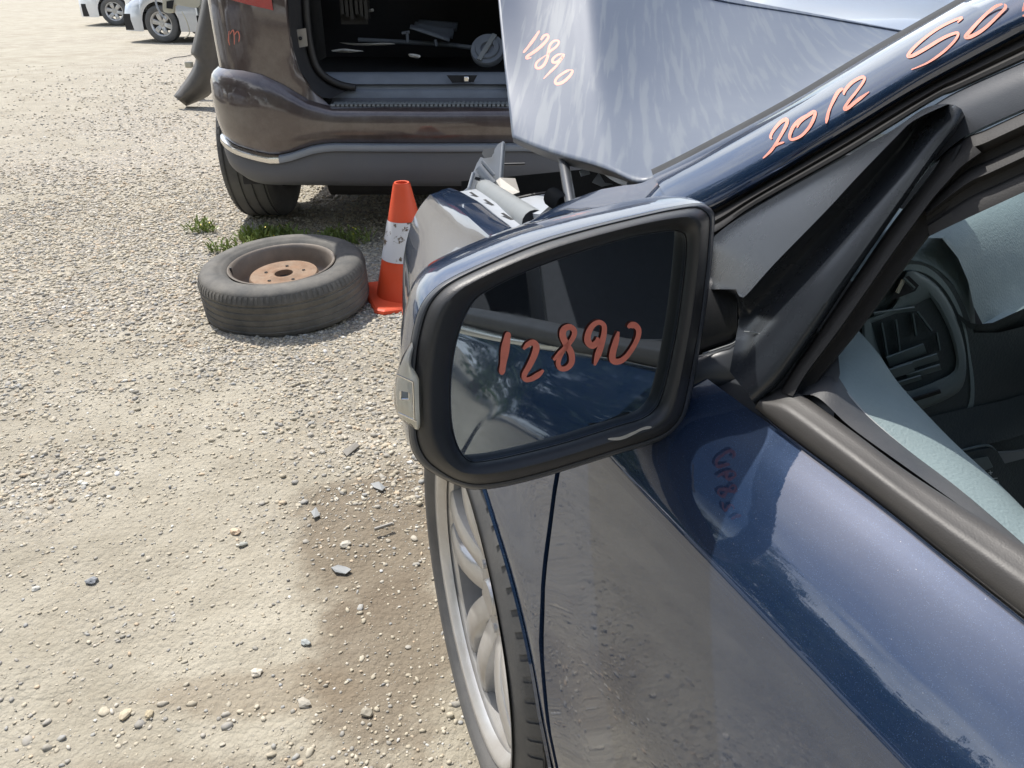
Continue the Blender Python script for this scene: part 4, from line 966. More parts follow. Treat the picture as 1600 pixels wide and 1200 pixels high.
sstrip('panel_base', [(.28, .888), (.36, .888), (.40, .888), (.50, .888), (.60, .888)], [(.28, .915), (.352, .925), (.385, .965), (.50, .97), (.60, .99)], [(0, -.016), (.5, -.014), (1, -.018)], M['satin'], 24, px=False)

# ------------------------------------------------------------------ door mirror
yaw, pit = radians(-1.5), radians(9.3)
nc_ = np.array([-cos(yaw) * cos(pit), sin(yaw) * cos(pit), sin(pit)]); MN = car2w(*nc_)
MP0 = dep(885, 540, .557)
def Mp(px, py, d=0):                      # point on a plane parallel to the mirror glass, d metres nearer the driver
    r_ = ray(px, py); t = np.dot(MP0 + MN * d - CAMP, MN) / np.dot(r_, MN); return CAMP + t * r_
OUT = [(1117, 336), (1111, 325), (1094, 317), (1050, 323), (1000, 334), (920, 353), (840, 376), (760, 408), (700, 436), (672, 457), (655, 482), (644, 520), (638, 562), (636, 610), (638, 660), (642, 698), (658, 726), (688, 746), (716, 759), (740, 765), (780, 762), (840, 748), (900, 730), (960, 711), (1020, 693), (1052, 677), (1070, 655), (1078, 628), (1088, 576), (1101, 500), (1111, 420), (1115, 372)]
GLS = [(1070, 370), (1062, 363), (1048, 361), (1000, 368), (960, 378), (880, 403), (808, 431), (765, 453), (742, 470), (724, 502), (711, 548), (705, 600), (706, 655), (714, 692), (726, 713), (740, 721), (765, 718), (800, 711), (880, 691), (960, 666), (1000, 654), (1020, 641), (1032, 621), (1044, 576), (1057, 510), (1066, 445), (1071, 395)]
CEN = np.array([885., 545.])
def polar(P, n=150):
    P = catmull([np.array(q_, float) for q_ in P], 6, True); d = P - CEN; a = np.arctan2(d[:, 1], d[:, 0]); r_ = np.hypot(d[:, 0], d[:, 1])
    i_ = np.argsort(a); a, r_, = a[i_], r_[i_]; a = np.r_[a[-8:] - 2 * pi, a, a[:8] + 2 * pi]; r_ = np.r_[r_[-8:], r_, r_[:8]]
    return a, r_
aO, rO = polar(OUT); aG, rG = polar(GLS); NA = 220
# angles concentrated near corners of the outline
ang = np.linspace(-pi, pi, NA, endpoint=False)
O_ = np.stack([CEN[0] + np.interp(ang, aO, rO) * np.cos(ang), CEN[1] + np.interp(ang, aO, rO) * np.sin(ang)], 1)
G_ = np.stack([CEN[0] + np.interp(ang, aG, rG) * np.cos(ang), CEN[1] + np.interp(ang, aG, rG) * np.sin(ang)], 1)
mc = Mp(*CEN, 0)
edge = np.array([Mp(*q_, -.016) for q_ in O_])
FW = car2w(1, 0.04, -.02)                  # the shell sweeps forward
rings = [list(edge)]
for s, k in ((.006, 1.004), (.02, 1.0), (.045, .96), (.07, .88), (.09, .76), (.105, .58), (.115, .35), (.118, .08)):
    base = np.array([Mp(*q_, -.016) for q_ in O_]); cc = base.mean(0)
    rings.append([tuple(cc + (b - cc) * k + FW * s) for b in base])
shell = MB().grid(rings, True).build('door_mirror', M['navy'], car)
# painted outer band of the rim, groove and black surround
def ringsurf(lst): return [[tuple(Mp(*(o + (g - o) * w), d)) for o, g in zip(O_, G_)] for w, d in lst]
MB().grid(ringsurf([(0, -.020), (.015, -.014), (.05, -.0105), (.11, -.0085), (.16, -.0085), (.175, -.011)]), True).build('rim_band', M['satin'], shell)
MB().grid(ringsurf([(.17, -.0115), (.185, -.008), (.22, -.006), (.32, -.0015), (.43, .002), (.50, .003), (.60, .002), (.76, -.001), (.86, -.0045), (.93, -.008), (.97, -.013), (1.0, -.0175)]), True).build('surround', M['black'], shell)
MB().grid(ringsurf([(.955, -.0138), (.965, -.0118), (.985, -.0113), (1.0, -.012), (1.004, -.0135)]), True).build('glass_edge', M['satin'], shell)
gl_ = MB(); gl_.grid([[tuple(Mp(*(CEN + (g - CEN) * k), -.0135)) for g in G_] for k in (1.01, .66, .33)], True)
gl_.poly([tuple(Mp(*(CEN + (g - CEN) * .33), -.0135)) for g in G_]); gl_.build('mirror_glass', M['mirror'], shell, False)
def onmir(px, py, off): return Mp(px, py, -.0120 + off)
def zt(pts, x0, y0, s): return [(x0 + a / s, y0 + b / s) for a, b in pts]
Z4 = lambda pts: zt(pts, 760, 480, 6.154)
ribbon('painted_digit', [[11.5] + Z4([(212, 240), (188, 360), (165, 520), (145, 650)])], 10, onmir, M['marker'], shell)
ribbon('painted_digit', [[9] + Z4([(355, 405), (400, 358), (450, 340), (480, 380), (462, 460), (415, 560), (365, 650), (375, 695), (430, 690), (500, 650), (550, 605)])], 9, onmir, M['marker'], shell)
ribbon('painted_digit', [[9] + Z4([(645, 510), (700, 450), (770, 380), (835, 290), (845, 225), (800, 190), (745, 215), (735, 280), (770, 360), (815, 440), (820, 530), (775, 585), (715, 590), (690, 540), (715, 470), (765, 400)])], 8, onmir, M['marker'], shell)
ribbon('painted_digit', [[9] + Z4([(1068, 290), (1065, 335), (1020, 370), (975, 330), (980, 255), (1020, 180), (1080, 145), (1130, 175), (1130, 260), (1100, 380), (1065, 480), (1040, 560)])], 8.5, onmir, M['marker'], shell)
ribbon('painted_digit', [[9] + Z4([(1270, 235), (1245, 330), (1215, 440), (1215, 505), (1255, 525), (1320, 500), (1390, 420), (1450, 310), (1465, 225), (1430, 175), (1385, 178), (1362, 200)])], 8.5, onmir, M['marker'], shell)
# scuff on the lower rim
ribbon('scuff', [zt([(875, 965), (925, 962), (975, 942), (1010, 925), (1045, 918)], 600, 300, 2.5)], 4.5, lambda px, py, off: Mp(px, py, .0032 + off * .5), M['scratch'], shell)
# indicator lamp wrapping the outer end
le = [(643, 530), (634, 545), (624, 566), (618, 590), (615, 618), (618, 642), (630, 660), (644, 669)]
ri_ = [(646, 545), (643, 570), (650, 580), (660, 594), (662, 620), (662, 645), (661, 664), (655, 672)]
le, ri_ = resample(catmull(le, 4), 24), resample(catmull(ri_, 4), 24)
def lampgrid(shr, dd):
    rows = []
    for i, (l, r_) in enumerate(zip(le, ri_)):
        mid = (l + r_) / 2; l2, r2_ = mid + (l - mid) * shr, mid + (r_ - mid) * shr
        rows.append([tuple(Mp(*(r2_ + (l2 - r2_) * s), d + dd)) for s, d in ((0, -.006), (.06, .000), (.3, .001), (.55, -.001), (.8, -.010), (.93, -.022), (1, -.045), (.9, -.08))])
    return rows
MB().grid(lampgrid(1, .0)).build('indicator_lens', M['lens'], shell)
MB().grid(lampgrid(.86, -.004)).build('indicator_reflector', M['reflector'], shell)
sq = [(626, 611), (639, 613), (639, 624), (627, 624)]
MB().poly([tuple(Mp(px, py, .0005)) for px, py in sq]).build('indicator_bulb', M['tubegrey'], shell, False)
for a, b in (((626, 611), (626, 624)), ((627, 624), (639, 624)), ((639, 613), (639, 624)), ((622, 645), (650, 658)), ((645, 597), (647, 655)), ((619, 585), (645, 597))):
    MB().tube([tuple(Mp(*a, .001)), tuple(Mp(*b, .001))], .0007, 6).build('lens_rib', M['chrome'], shell)
# mirror foot: upper cap and lower block
def armloft(xs_, top_, bot_, tn, name, mat, depth=.05):
    rows = []
    for x_, yt, yb, t in zip(xs_, top_, bot_, tn):
        r_ = []
        for s, d in ((0, depth), (0, .012), (.03, .005), (.09, .0015), (.2, 0), (.5, -.002), (.8, 0), (.91, .0015), (.97, .005), (1, .012), (1, depth)): r_.append(tuple(dep(x_, yt + (yb - yt) * s, t + d)))
        rows.append(r_)
    return MB().grid(rows).build(name, mat, shell)
armloft((1070, 1095, 1115, 1130, 1141, 1148, 1152, 1154, 1154.5), (428, 430, 433, 437, 442, 448, 456, 466, 480), (562, 553, 545, 540, 536, 532, 527, 520, 505), (.660, .657, .653, .650, .647, .645, .644, .646, .665), 'mirror_arm', M['black'])
armloft((1060, 1080, 1100, 1120, 1140, 1152, 1160, 1166, 1170), (566, 559, 553, 547, 541, 532, 520, 520, 530), (621, 616, 612, 608, 605, 604, 604, 603, 600), (.648, .645, .642, .638, .634, .630, .626, .624, .645), 'mirror_foot', M['satin'])
MB().tube(catmull([dep(*q_) for q_ in ((1098, 553, .642), (1125, 544, .640), (1148, 535, .634), (1154, 522, .634), (1155, 500, .640))], 5), .0009, 6).build('foot_seam', M['tubegrey'], shell)
MB().tube(catmull([Spx(px, py, .0165) for px, py in ((1163, 518), (1185, 521), (1205, 532), (1219, 556))], 6), .0005, 6).build('panel_hair', M['tubegrey'], car)

# ------------------------------------------------------------------ front wing with wheel arch
UW, ZW, RA = .83, .33, .366
crv = [(.55, .300, .840), (.62, .302, .842), (.707, .308, .846), (.785, .322, .850), (.86, .345, .853), (.93, .370, .855), (1.04, .405, .850), (1.3, .440, .828), (1.45, .460, .812), (1.53, .474, .800)]
inn = [(.55, .415, .99), (.62, .428, 1.008), (.67, .445, 1.014), (.707, .468, 1.010), (.769, .481, .985), (.83, .492, .968), (.894, .497, .948), (.956, .477, .918), (.99, .450, .890), (1.03, .432, .866), (1.15, .452, .852), (1.3, .475, .838), (1.45, .495, .818), (1.53, .503, .806)]
def ip(T_, u, k): return float(np.interp(u, [q_[0] for q_ in T_], [q_[k] for q_ in T_]))
def vlow(u, z):
    cz, cv = ip(crv, u, 2), ip(crv, u, 1)
    t = max(0, min(1, (z - .55) / (cz - .55))); t = t * t * (3 - 2 * t)
    tap = .0 if u < .95 else .26 * (u - .95) ** 1.35
    base = Vs(min(z, .832)) + tap; d = abs(sqrt((u - UW) ** 2 + (z - ZW) ** 2) - RA)
    flare = .009 * math.exp(-(d / .05) ** 2)
    return base + (cv - Vs(.84) - tap) * t * t - flare
ths = np.linspace(radians(163.5), radians(24), 44)
bot = [(UW + RA * cos(a), ZW + RA * sin(a)) for a in ths] + [(1.24, .50), (1.36, .53), (1.48, .56)]
n_c = len(bot)
topu = np.r_[np.interp(np.linspace(0, 1, 44), [0, .25, .5, .75, 1], [.561, .66, .80, 1.02, 1.22]), 1.32, 1.42, 1.53]
rows = []
for s in np.r_[0, np.linspace(.02, .98, 26), 1]:
    row = []
    for j, ((ub, zb_), ut) in enumerate(zip(bot, topu)):
        zt_ = ip(crv, ut, 2); u = ub + (ut - ub) * s; z = zb_ + (zt_ - zb_) * s
        if j == 0: u = gapu(z) + .003
        else: u += (gapu(z) + .003 - (bot[0][0] + (topu[0] - bot[0][0]) * s)) * math.exp(-j / 7)
        if j >= n_c - 3: u += .10 * (4 * s * (1 - s)) * (j - n_c + 4) / 3
        row.append(car2w(u, vlow(u, z) if s < 1 else ip(crv, ut, 1), z))
    rows.append(row)
wing = MB(); wing.grid([[car2w(*(lambda c_: (c_[0], c_[1] + .02, c_[2]))(w2car(r_[0])))] + r_ for r_ in rows])
us_ = np.r_[np.linspace(.553, .70, 12), np.linspace(.72, 1.53, 40)]
rows = []
for u in us_:
    A, D = [np.array([ip(T_, u, 1), ip(T_, u, 2)]) for T_ in (crv, inn)]; B = (A + D) / 2 + np.array([-.006, .010]) * (1 if u < .98 else .25)
    r_ = []
    for s in np.linspace(0, 1, 16):
        q_ = (1 - s) ** 2 * A + 2 * s * (1 - s) * (B * 1.15 - (A + D) * .075) + s * s * D
        r_.append(car2w(u, q_[0], q_[1]))
    e_ = car2w(u, D[0] + .012, D[1] - .008); r_ += [e_, car2w(u, D[0] + .014, D[1] - .04)]
    rows.append(r_)
wing.grid(rows); wing.build('front_wing', M['navy'], car)
# arch lip
arc = [(UW + RA * cos(a), ZW + RA * sin(a)) for a in np.linspace(radians(172), radians(24), 60)]
MB().grid([[car2w(UW + (u - UW) * k, vlow(u, z) + dv, ZW + (z - ZW) * k) for k, dv in ((1.0, -.001), (.992, -.0035), (.984, -.002), (.978, .004), (.985, .03))] for u, z in arc]).build('arch_lip', M['navy'], car)
MB().grid([[car2w(UW + .375 * cos(a), v, ZW + .375 * sin(a)) for v in (.285, .35, .5, .62)] for a in np.linspace(.55, pi + .3, 40)]).build('wheel_arch_liner', M['under'], car)
MB().grid([[car2w(UW + r_ * cos(a), .60, ZW + r_ * sin(a)) for r_ in (.02, .38)] for a in np.linspace(.4, pi + .3, 30)]).build('inner_wing', M['under'], car)
# inner flange, radiator tie bar, bracket and engine bay
def P3(px, py, t): return tuple(dep(px, py, t))
def ttip(a0, a1, s): return a0 + (a1 - a0) * s
fl = []
for s in np.linspace(0, 1, 14):
    u = 1.03 + s * .49; v0, z0 = ip(inn, u, 1), ip(inn, u, 2)
    fl.append([car2w(u, v0 + dv, z0 + dz) for dv, dz in ((.004, -.006), (.010, -.008), (.030, -.008), (.050, -.006), (.058, -.012), (.060, -.06))])
MB().grid(fl).build('wing_flange', M['flange'], car)
for u in (1.42, 1.30, 1.16): MB().poly([car2w(u + a, ip(inn, u, 1) + b, ip(inn, u, 2) - .0055) for a, b in ((-.022, .020), (.022, .020), (.022, .026), (-.022, .026))]).build('flange_slot', M['dark'], car, False)
tb_ = [P3(752, 292, 1.66), P3(790, 318, 1.42), P3(836, 349, 1.20)]
tbm = MB().tube(catmull(tb_, 6), .021, 16, caps=False); tbm.build('tie_bar', M['tubegrey'], car)
MB().lathe([(.0205, 0), (.001, .002)], tb_[2], np.array(tb_[2]) - np.array(tb_[1]), 16).build('tie_bar_bore', M['dark'], car)
bevel(MB().tube([P3(765, 326, 1.49), P3(762, 338, 1.45), P3(772, 342, 1.43)], .006, 8).build('tie_bar_foot', M['tubegrey'], car), .001)
def bracket():
    outl = [(786, 221), (778, 226), (774, 232), (768, 246), (757, 248), (751, 246), (745, 256), (742, 264), (739, 270), (734, 284), (731, 293), (723, 300), (714, 303), (722, 308), (742, 303), (752, 290), (760, 285), (768, 292), (776, 298), (782, 294), (779, 284), (780, 276), (783, 255), (786, 235), (789, 223)]
    t = 1.62; P = [P3(x, y, t + (300 - y) * .0002) for x, y in outl]
    o = MB().poly(P).build('headlamp_bracket', M['flange'], car, False); solid(o, .004, 0)
    for a, b, r_ in (((748, 262), (770, 288), .010), ((753, 252), (772, 274), .004), ((787, 224), (782, 292), .0045), ((740, 270), (733, 294), .004), ((716, 304), (740, 303), .004)):
        MB().tube([P3(*a, t - .006), P3(*b, t - .006)], r_, 8).build('bracket_rib', M['flange'], o)
    MB().poly([P3(x, y, t - .008) for x, y in ((753, 240), (755, 234), (773, 231), (772, 239), (766, 246), (757, 247))]).build('bracket_tab', M['steel'], o, False)
    for q_ in (((741, 280), (749, 283), (751, 278), (743, 276)), ((733, 298), (742, 295), (740, 300)), ((747, 288), (753, 287), (755, 291))):
        MB().poly([P3(x, y, t - .0075) for x, y in q_]).build('bracket_slot', M['dark'], o, False)
bracket()
eb = MB(); zf = .58
eb.add([car2w(*q_) for q_ in ((.95, .55, zf), (1.62, .56, zf), (1.62, 1.75, zf), (.95, 1.75, zf))], [(0, 1, 2, 3)])
eb.add([car2w(*q_) for q_ in ((1.60, .55, zf), (1.62, 1.75, zf), (1.60, 1.75, .80), (1.60, .55, .80))], [(0, 1, 2, 3)])
eb.add([car2w(*q_) for q_ in ((.93, .60, zf), (.93, 1.75, zf), (.93, 1.75, .93), (.93, .60, .93))], [(0, 1, 2, 3)])
eb.add([car2w(*q_) for q_ in ((.9, .575, .60), (1.55, .575, .60), (1.55, .575, .78), (.9, .575, .83))], [(0, 1, 2, 3)])
eb.build('engine_bay', M['under'], car, False)
bevel(MB().box(1.25, 1.56, .8, 1.5, .5, .76, lambda u, v, z: car2w(u, v, z)).build('engine', M['dark'], car, False), .03)
st_ = [(803, 322, 1.33), (830, 316, 1.34), (866, 310, 1.34), (868, 325, 1.22), (846, 345, 1.17), (836, 344, 1.19)]
solid(MB().poly([P3(*q_) for q_ in st_]).build('strut_tower', M['flange'], car, False), .01, -1)
rt = [(776, 290, 1.55), (782, 285, 1.56), (806, 286, 1.56), (813, 308, 1.48), (795, 314, 1.48), (784, 302, 1.52)]
solid(MB().poly([P3(*q_) for q_ in rt]).build('rusty_bracket', M['steel'], car, False), .01)
MB().tube([P3(776, 257, 1.75), P3(820, 256, 1.75)], .003, 6).build('cable', M['satin'], car)
MB().tube(catmull([P3(795, 314, 1.45), P3(830, 306, 1.42), P3(870, 300, 1.4)], 6), .004, 6).build('cable', M['rubber'], car)
cl_ = MB()
for k in range(9): cl_.lathe([(.011, 0), (.015, .0016), (.011, .0032)], np.array(P3(862 + 1.9 * k, 307 + 1.3 * k, 1.18 - .003 * k)), np.array(P3(882, 320, 1.15)) - np.array(P3(862, 307, 1.18)), 14)
cl_.build('bellows', M['black'], car)
MB().tube([P3(876, 232, 1.27), P3(884, 272, 1.20), P3(893, 325, 1.13)], .0085, 12).build('gas_strut', M['satin'], car)
MB().tube(catmull([P3(940, 262, 1.15), P3(962, 278, 1.10), P3(985, 287, 1.06)], 5), .006, 6).build('hinge_arm', M['flange'], car)
for q_ in (((925, 285), (935, 270), (945, 286), (958, 288), (940, 292)), ((905, 268), (918, 262), (922, 272), (908, 276))):
    solid(MB().poly([P3(x, y, 1.22) for x, y in q_]).build('torn_metal', M['flange'], car, False), .002)
# underside lining along the bonnet's low edge
# bonnet: standing on its strut, kinked
R0 = [(800, 214, 1.35), (840, 230, 1.27), (880, 243, 1.20), (920, 254, 1.13), (957, 266, 1.06), (1005, 283, 1.0), (1060, 262, 1.02), (1150, 212, 1.12), (1250, 160, 1.25), (1450, 60, 1.42)]
R1 = [(789, 110, 1.52), (826, 115, 1.50), (865, 120, 1.47), (905, 135, 1.41), (943, 150, 1.355), (1000, 150, 1.38), (1070, 140, 1.43), (1160, 120, 1.50), (1290, 95, 1.60), (1460, 58, 1.66)]
R2 = [(779, 0, 1.70), (815, 0, 1.715), (850, -2, 1.715), (890, -6, 1.70), (931, -10, 1.68), (1000, -8, 1.78), (1060, -4, 1.87), (1122, 3, 1.95), (1260, 26, 1.93), (1470, 62, 1.88)]
R3 = [(772, -90, 1.84), (805, -88, 1.87), (840, -85, 1.88), (885, -75, 1.87), (925, -60, 1.84), (1000, -40, 1.88), (1060, -22, 1.93), (1122, 2.0, 1.955), (1260, 25, 1.94), (1470, 61, 1.89)]
def bez(rows_, ns=10):
    G = [catmull([np.array(q_) for q_ in r_], 6) for r_ in rows_]
    out_ = []
    for j in range(len(G[0])): out_.append(catmull([g[j] for g in G], ns))
    return np.array(out_)                  # [col][row]
HG = bez([R0, R1, R2, R3])
hood = MB().grid([[P3(*q_) for q_ in colm] for colm in HG]).build('bonnet', M['hood'], car)
solid(hood, .004, 1)
rl = [[P3(q_[0] + dx, q_[1] + dy, q_[2] + dt) for dx, dy, dt in ((0, 0, .001), (1, 2.0, .008), (2, 8 + 6 * sin(pi * i / 28), .03), (3, 4 + 5 * sin(pi * i / 28), .07))] for i, q_ in enumerate(HG[:30, 0])]
MB().grid(rl).build('bonnet_underside', M['valance'], car)
from mathutils.bvhtree import BVHTree
_dg = []
hv = [[Vector(P3(*q_)) for q_ in colm] for colm in HG]; flat = [p_ for c_ in hv for p_ in c_]
bv = BVHTree.FromPolygons(flat, grid_faces(len(hv), len(hv[0])))
def onhood(px, py, off):
    d = Vector(ray(px, py)); hit = bv.ray_cast(Vector(CAMP), d.normalized()); q_ = hit[0] if hit[0] else Vector(P3(px, py, 1.5))
    return q_ - d.normalized() * (.0002 + off * .5)
H1 = lambda pts: zt(pts, 800, 30, 10)
for st in ([[4] + H1([(430, 180), (350, 300), (255, 430), (175, 525)])], [[4.2] + H1([(450, 325), (500, 260), (555, 245), (560, 300), (480, 400), (360, 500), (240, 580), (235, 612), (300, 600)])],
           [[3.8] + H1([(560, 560), (600, 500), (690, 430), (730, 370), (715, 335), (650, 345), (590, 410), (570, 500), (550, 610), (500, 710), (430, 765), (375, 750), (385, 680), (450, 620), (560, 545)])],
           [[3.8] + H1([(790, 540), (710, 560), (640, 620), (640, 670), (700, 670), (770, 610), (810, 550), (790, 600), (700, 720), (600, 820), (495, 930)])],
           [[4.2] + H1([(900, 790), (820, 830), (710, 910), (675, 980), (710, 1010), (800, 980), (900, 890), (945, 810), (900, 790)])]):
    ribbon('painted_digit', st, 4, onhood, M['marker2'], hood)
def onpil(px, py, off):
    q_ = np.array([px, py]); da = np.min(np.linalg.norm(PTr - q_, axis=1)); db = np.min(np.linalg.norm(PLr - q_, axis=1)); s = da / (da + db)
    o = float(np.interp(s, [a for a, b in PPROF[2:-3]], [b for a, b in PPROF[2:-3]]))
    return Spx(px, py, o + .0006 + off)
Q1 = lambda pts: zt(pts, 1180, 100, 7.5); Q2 = lambda pts: zt(pts, 1400, 0, 8)
for st in ([[5] + Q1([(195, 880), (180, 845), (220, 770), (300, 680), (365, 650), (370, 700), (320, 800), (250, 920), (180, 1020), (90, 1105)]), [3.6] + Q1([(180, 1015), (240, 950), (340, 915)])],
           [[5] + Q1([(490, 745), (530, 670), (620, 600), (690, 560), (695, 610), (640, 730), (540, 840), (430, 885), (405, 840), (450, 730), (540, 640), (640, 580)])],
           [[5] + Q1([(1030, 285), (970, 330), (910, 440), (860, 560), (830, 695)])],
           [[4.6] + Q1([(1040, 360), (1050, 310), (1130, 220), (1230, 160), (1280, 160), (1260, 220), (1180, 330), (1100, 430), (1045, 520), (1080, 520), (1180, 440), (1260, 380), (1335, 325)])],
           [[4.6] + Q2([(770, 280), (825, 220), (700, 265), (520, 360), (340, 490), (200, 620), (150, 700), (220, 690), (380, 600), (560, 490), (700, 425), (775, 415), (740, 500), (600, 640), (400, 780), (190, 870)])],
           [[5.2] + Q2([(1330, 50), (1230, 90), (1080, 220), (940, 370), (870, 460), (950, 450), (1100, 360), (1270, 200), (1370, 90), (1350, 50)])],
           [[5] + [(1602, 3), (1600, 14), (1599, 26)]]):
    ribbon('painted_letter' if st[0][1][0] > 1400 else 'painted_digit', st, 5, onpil, M['marker2'], pillar)

# front wheel, steered a little
steer = radians(5.5); wc = car2w(.842, .372, .345); wax = car2w(sin(steer), -cos(steer), 0)
add_wheel(car, tuple(wc), tuple(wax), .308, .200, .236, M['tyre'], 5)
for v0, sg in ((2.0, 1),): add_wheel(car, tuple(car2w(.80, 1.95, .335)), tuple(car2w(0, 1, 0)), .33, .2, .23, M['tyre'], 5, fine=False)
for v0, sg in ((.40, -1), (1.95, 1)): add_wheel(car, tuple(car2w(-1.98, v0, .335)), tuple(car2w(0, sg, 0)), .33, .2, .23, M['tyre'], 5, fine=False)

# ------------------------------------------------------------------ roof, far side, windscreen, cabin
def W(u, v, z): return tuple(car2w(u, v, z))
CV = 1.17                                    # car centre line
rf = []
for u in np.linspace(.16, -1.5, 14):
    zt_ = float(np.interp(u, [-1.5, -.7, -.1, .16], [1.40, 1.44, 1.405, 1.33])); ve = Vs(zt_) + .0
    rf.append([W(u, v, z) for v, z in ((ve, zt_), (ve + .08, zt_ + .022), (CV, zt_ + .05), (2 * CV - ve - .08, zt_ + .022), (2 * CV - ve, zt_))])
MB().grid(rf).build('roof', M['navy'], car)
ws = []
for s in np.linspace(0, 1, 10):
    u = .68 - s * .52; z = 1.0 + s * .34; v0 = Vs(z) + .02
    ws.append([W(u + .10 * (1 - ((v - CV) / (CV - v0)) ** 2), v, z) for v in np.linspace(v0, 2 * CV - v0, 14)])
MB().grid(ws).build('windscreen', M['wsglass'], car)
rg = []
for s in np.linspace(0, 1, 6):
    u = -1.5 - s * .55; z = 1.40 - s * .42; v0 = Vs(z) + .05; rg.append([W(u, v, z) for v in np.linspace(v0, 2 * CV - v0, 6)])
MB().grid(rg).build('rear_window', M['glass'], car)
rows = [[W(u, 2 * CV - Vs(z), z) for u in np.linspace(1.0, -2.2, 12)] for z in (.2, .5, .8, .84, .9)]
MB().grid(rows).build('far_side', M['navy'], car)
rows = [[W(u, 2 * CV - Vs(z) - .01, z) for u in np.linspace(.3, -1.4, 6)] for z in (.9, 1.1, 1.38)]
MB().grid(rows).build('far_windows', M['glass'], car)
MB().tube([W(.66, 2 * CV - .44, 1.0), W(.42, 2 * CV - .50, 1.18), W(.16, 2 * CV - .6, 1.34)], .03, 8).build('far_pillar', M['navy'], car)
bt = MB().box(-2.5, -1.95, .40, 1.95, .35, .93, W).build('boot', M['navy'], car, False); bevel(bt, .06, 3)
MB().box(-2.2, .9, .45, 1.9, .18, .26, W).build('floor_pan', M['under'], car, False)
MB().box(.93, 1.0, .66, 1.7, .93, .95, W).build('scuttle', M['black'], car, False)
def seat(u, v):
    e_ = MB(); 
    bevel(MB().box(u - .25, u + .25, v - .25, v + .25, .45, .62, W).build('seat', M['seat'], car), .05, 3)
    o = MB(); o.grid([[W(u - .25 - .18 * s + dx, v + dv * (1 - .25 * s * s), .6 + .62 * s) for dx, dv in ((.06, -.25), (.0, -.22), (-.02, 0), (0, .22), (.06, .25), (-.10, .22), (-.10, -.22))] for s in np.linspace(0, 1, 6)], True)
    o.build('seat_back', M['seat'], car)
    bevel(MB().box(u - .52, u - .44, v - .13, v + .13, 1.20, 1.36, W).build('headrest', M['seat'], car), .03, 3)
seat(-.18, .80); seat(-.18, 1.5); seat(-1.0, .8); seat(-1.0, 1.5)
# door inner: grey trim pad and inner plastic under the glass line
pad_o = [(1296, 581), (1330, 622), (1362, 656), (1420, 705), (1500, 766), (1600, 852)]
pad_i = [(1340, 515), (1372, 552), (1405, 600), (1460, 660), (1500, 700), (1560, 755), (1600, 795)]
def vstrip(name, A, B, vA, vB, mat, bulge=0, nl=40, nc=9, drop=.0, extA=None, extB=None):
    A = [w2car(onV(*q_, vA)) for q_ in A]; B = [w2car(onV(*q_, vB)) for q_ in B]
    A = list(resample(catmull(A, 6), nl)); B = list(resample(catmull(B, 6), nl)); rows = []
    for k in range(1, 9): s = k / 8; A.append(np.array([A[nl - 1][0] * (1 - s) - .6 * s, A[nl - 1][1], A[nl - 1][2]])); B.append(np.array([B[nl - 1][0] * (1 - s) - .6 * s, B[nl - 1][1], B[nl - 1][2]]))
    for a, b in zip(A, B):
        r_ = []
        for s in np.linspace(0, 1, nc):
            q_ = a + (b - a) * s; r_.append(car2w(q_[0], q_[1], q_[2] + bulge * sin(pi * s)))
        r_.append(car2w(b[0], b[1] + .004, b[2] - .02)); r_.append(car2w(b[0], b[1] - .01, b[2] - .30))
        rows.append(r_)
    return MB().grid(rows).build(name, mat, car)
vstrip('door_trim_pad', pad_o, pad_i, .412, .470, M['teal'], .004, extA=(-.6, .41, .925), extB=(-.6, .47, .915))
pin_o = [(1228, 628), (1272, 618), (1330, 668), (1430, 740), (1500, 790), (1600, 862)]
vstrip('door_inner_strip', pin_o, [(1245, 600), (1297, 580), (1331, 621), (1363, 655), (1421, 704), (1501, 765), (1601, 851)], .388, .4135, M['panel'], .001, nc=5, extA=(-.6, .39, .918), extB=(-.6, .413, .924))
MB().tube(resample(catmull([onV(px, py, .4125) for px, py in ((1297, 582), (1331, 623), (1363, 657), (1421, 707), (1501, 768), (1601, 855))], 6), 40), .0009, 6).build('pad_piping', M['tubegrey'], car)
# dashboard end with side vent. Plane facing the driver's door
DU = .43
def D(px, py, d=0): return tuple(onU(px, py, DU - d))
dashb = MB()
face = [(1340, 430), (1420, 405), (1452, 415), (1490, 445), (1508, 480), (1522, 520), (1560, 520), (1640, 500), (1760, 480), (1760, 1000), (1300, 1000), (1310, 560)]
dashb.poly([D(*q_, 0) for q_ in face]); dash = dashb.build('dashboard', M['dash'], car, False)
# top pad rolling from the windscreen down to the face
top_r = [(1330, 440, 0), (1392, 424, 0), (1425, 408, 0), (1455, 415, 0), (1482, 436, 0), (1503, 468, 0), (1515, 500, 0)]
rows = []
for s, (du, dz) in enumerate(((0, 0), (.010, .010), (.03, .016), (.07, .018), (.11, .016), (.15, .0))):
    r_ = []
    for k, (px, py, _) in enumerate(catmull([np.array(q_, float) for q_ in top_r], 5)):
        q_ = w2car(onU(px, py, DU)); lift = max(0, (.985 - q_[2])) if s else 0
        r_.append(car2w(q_[0] + du, q_[1] - .0 + .2 * lift * 0, q_[2] + dz + lift * min(1, s / 3.)))
    rows.append(r_)
MB().grid(rows).build('dash_top', M['teal'], dash)
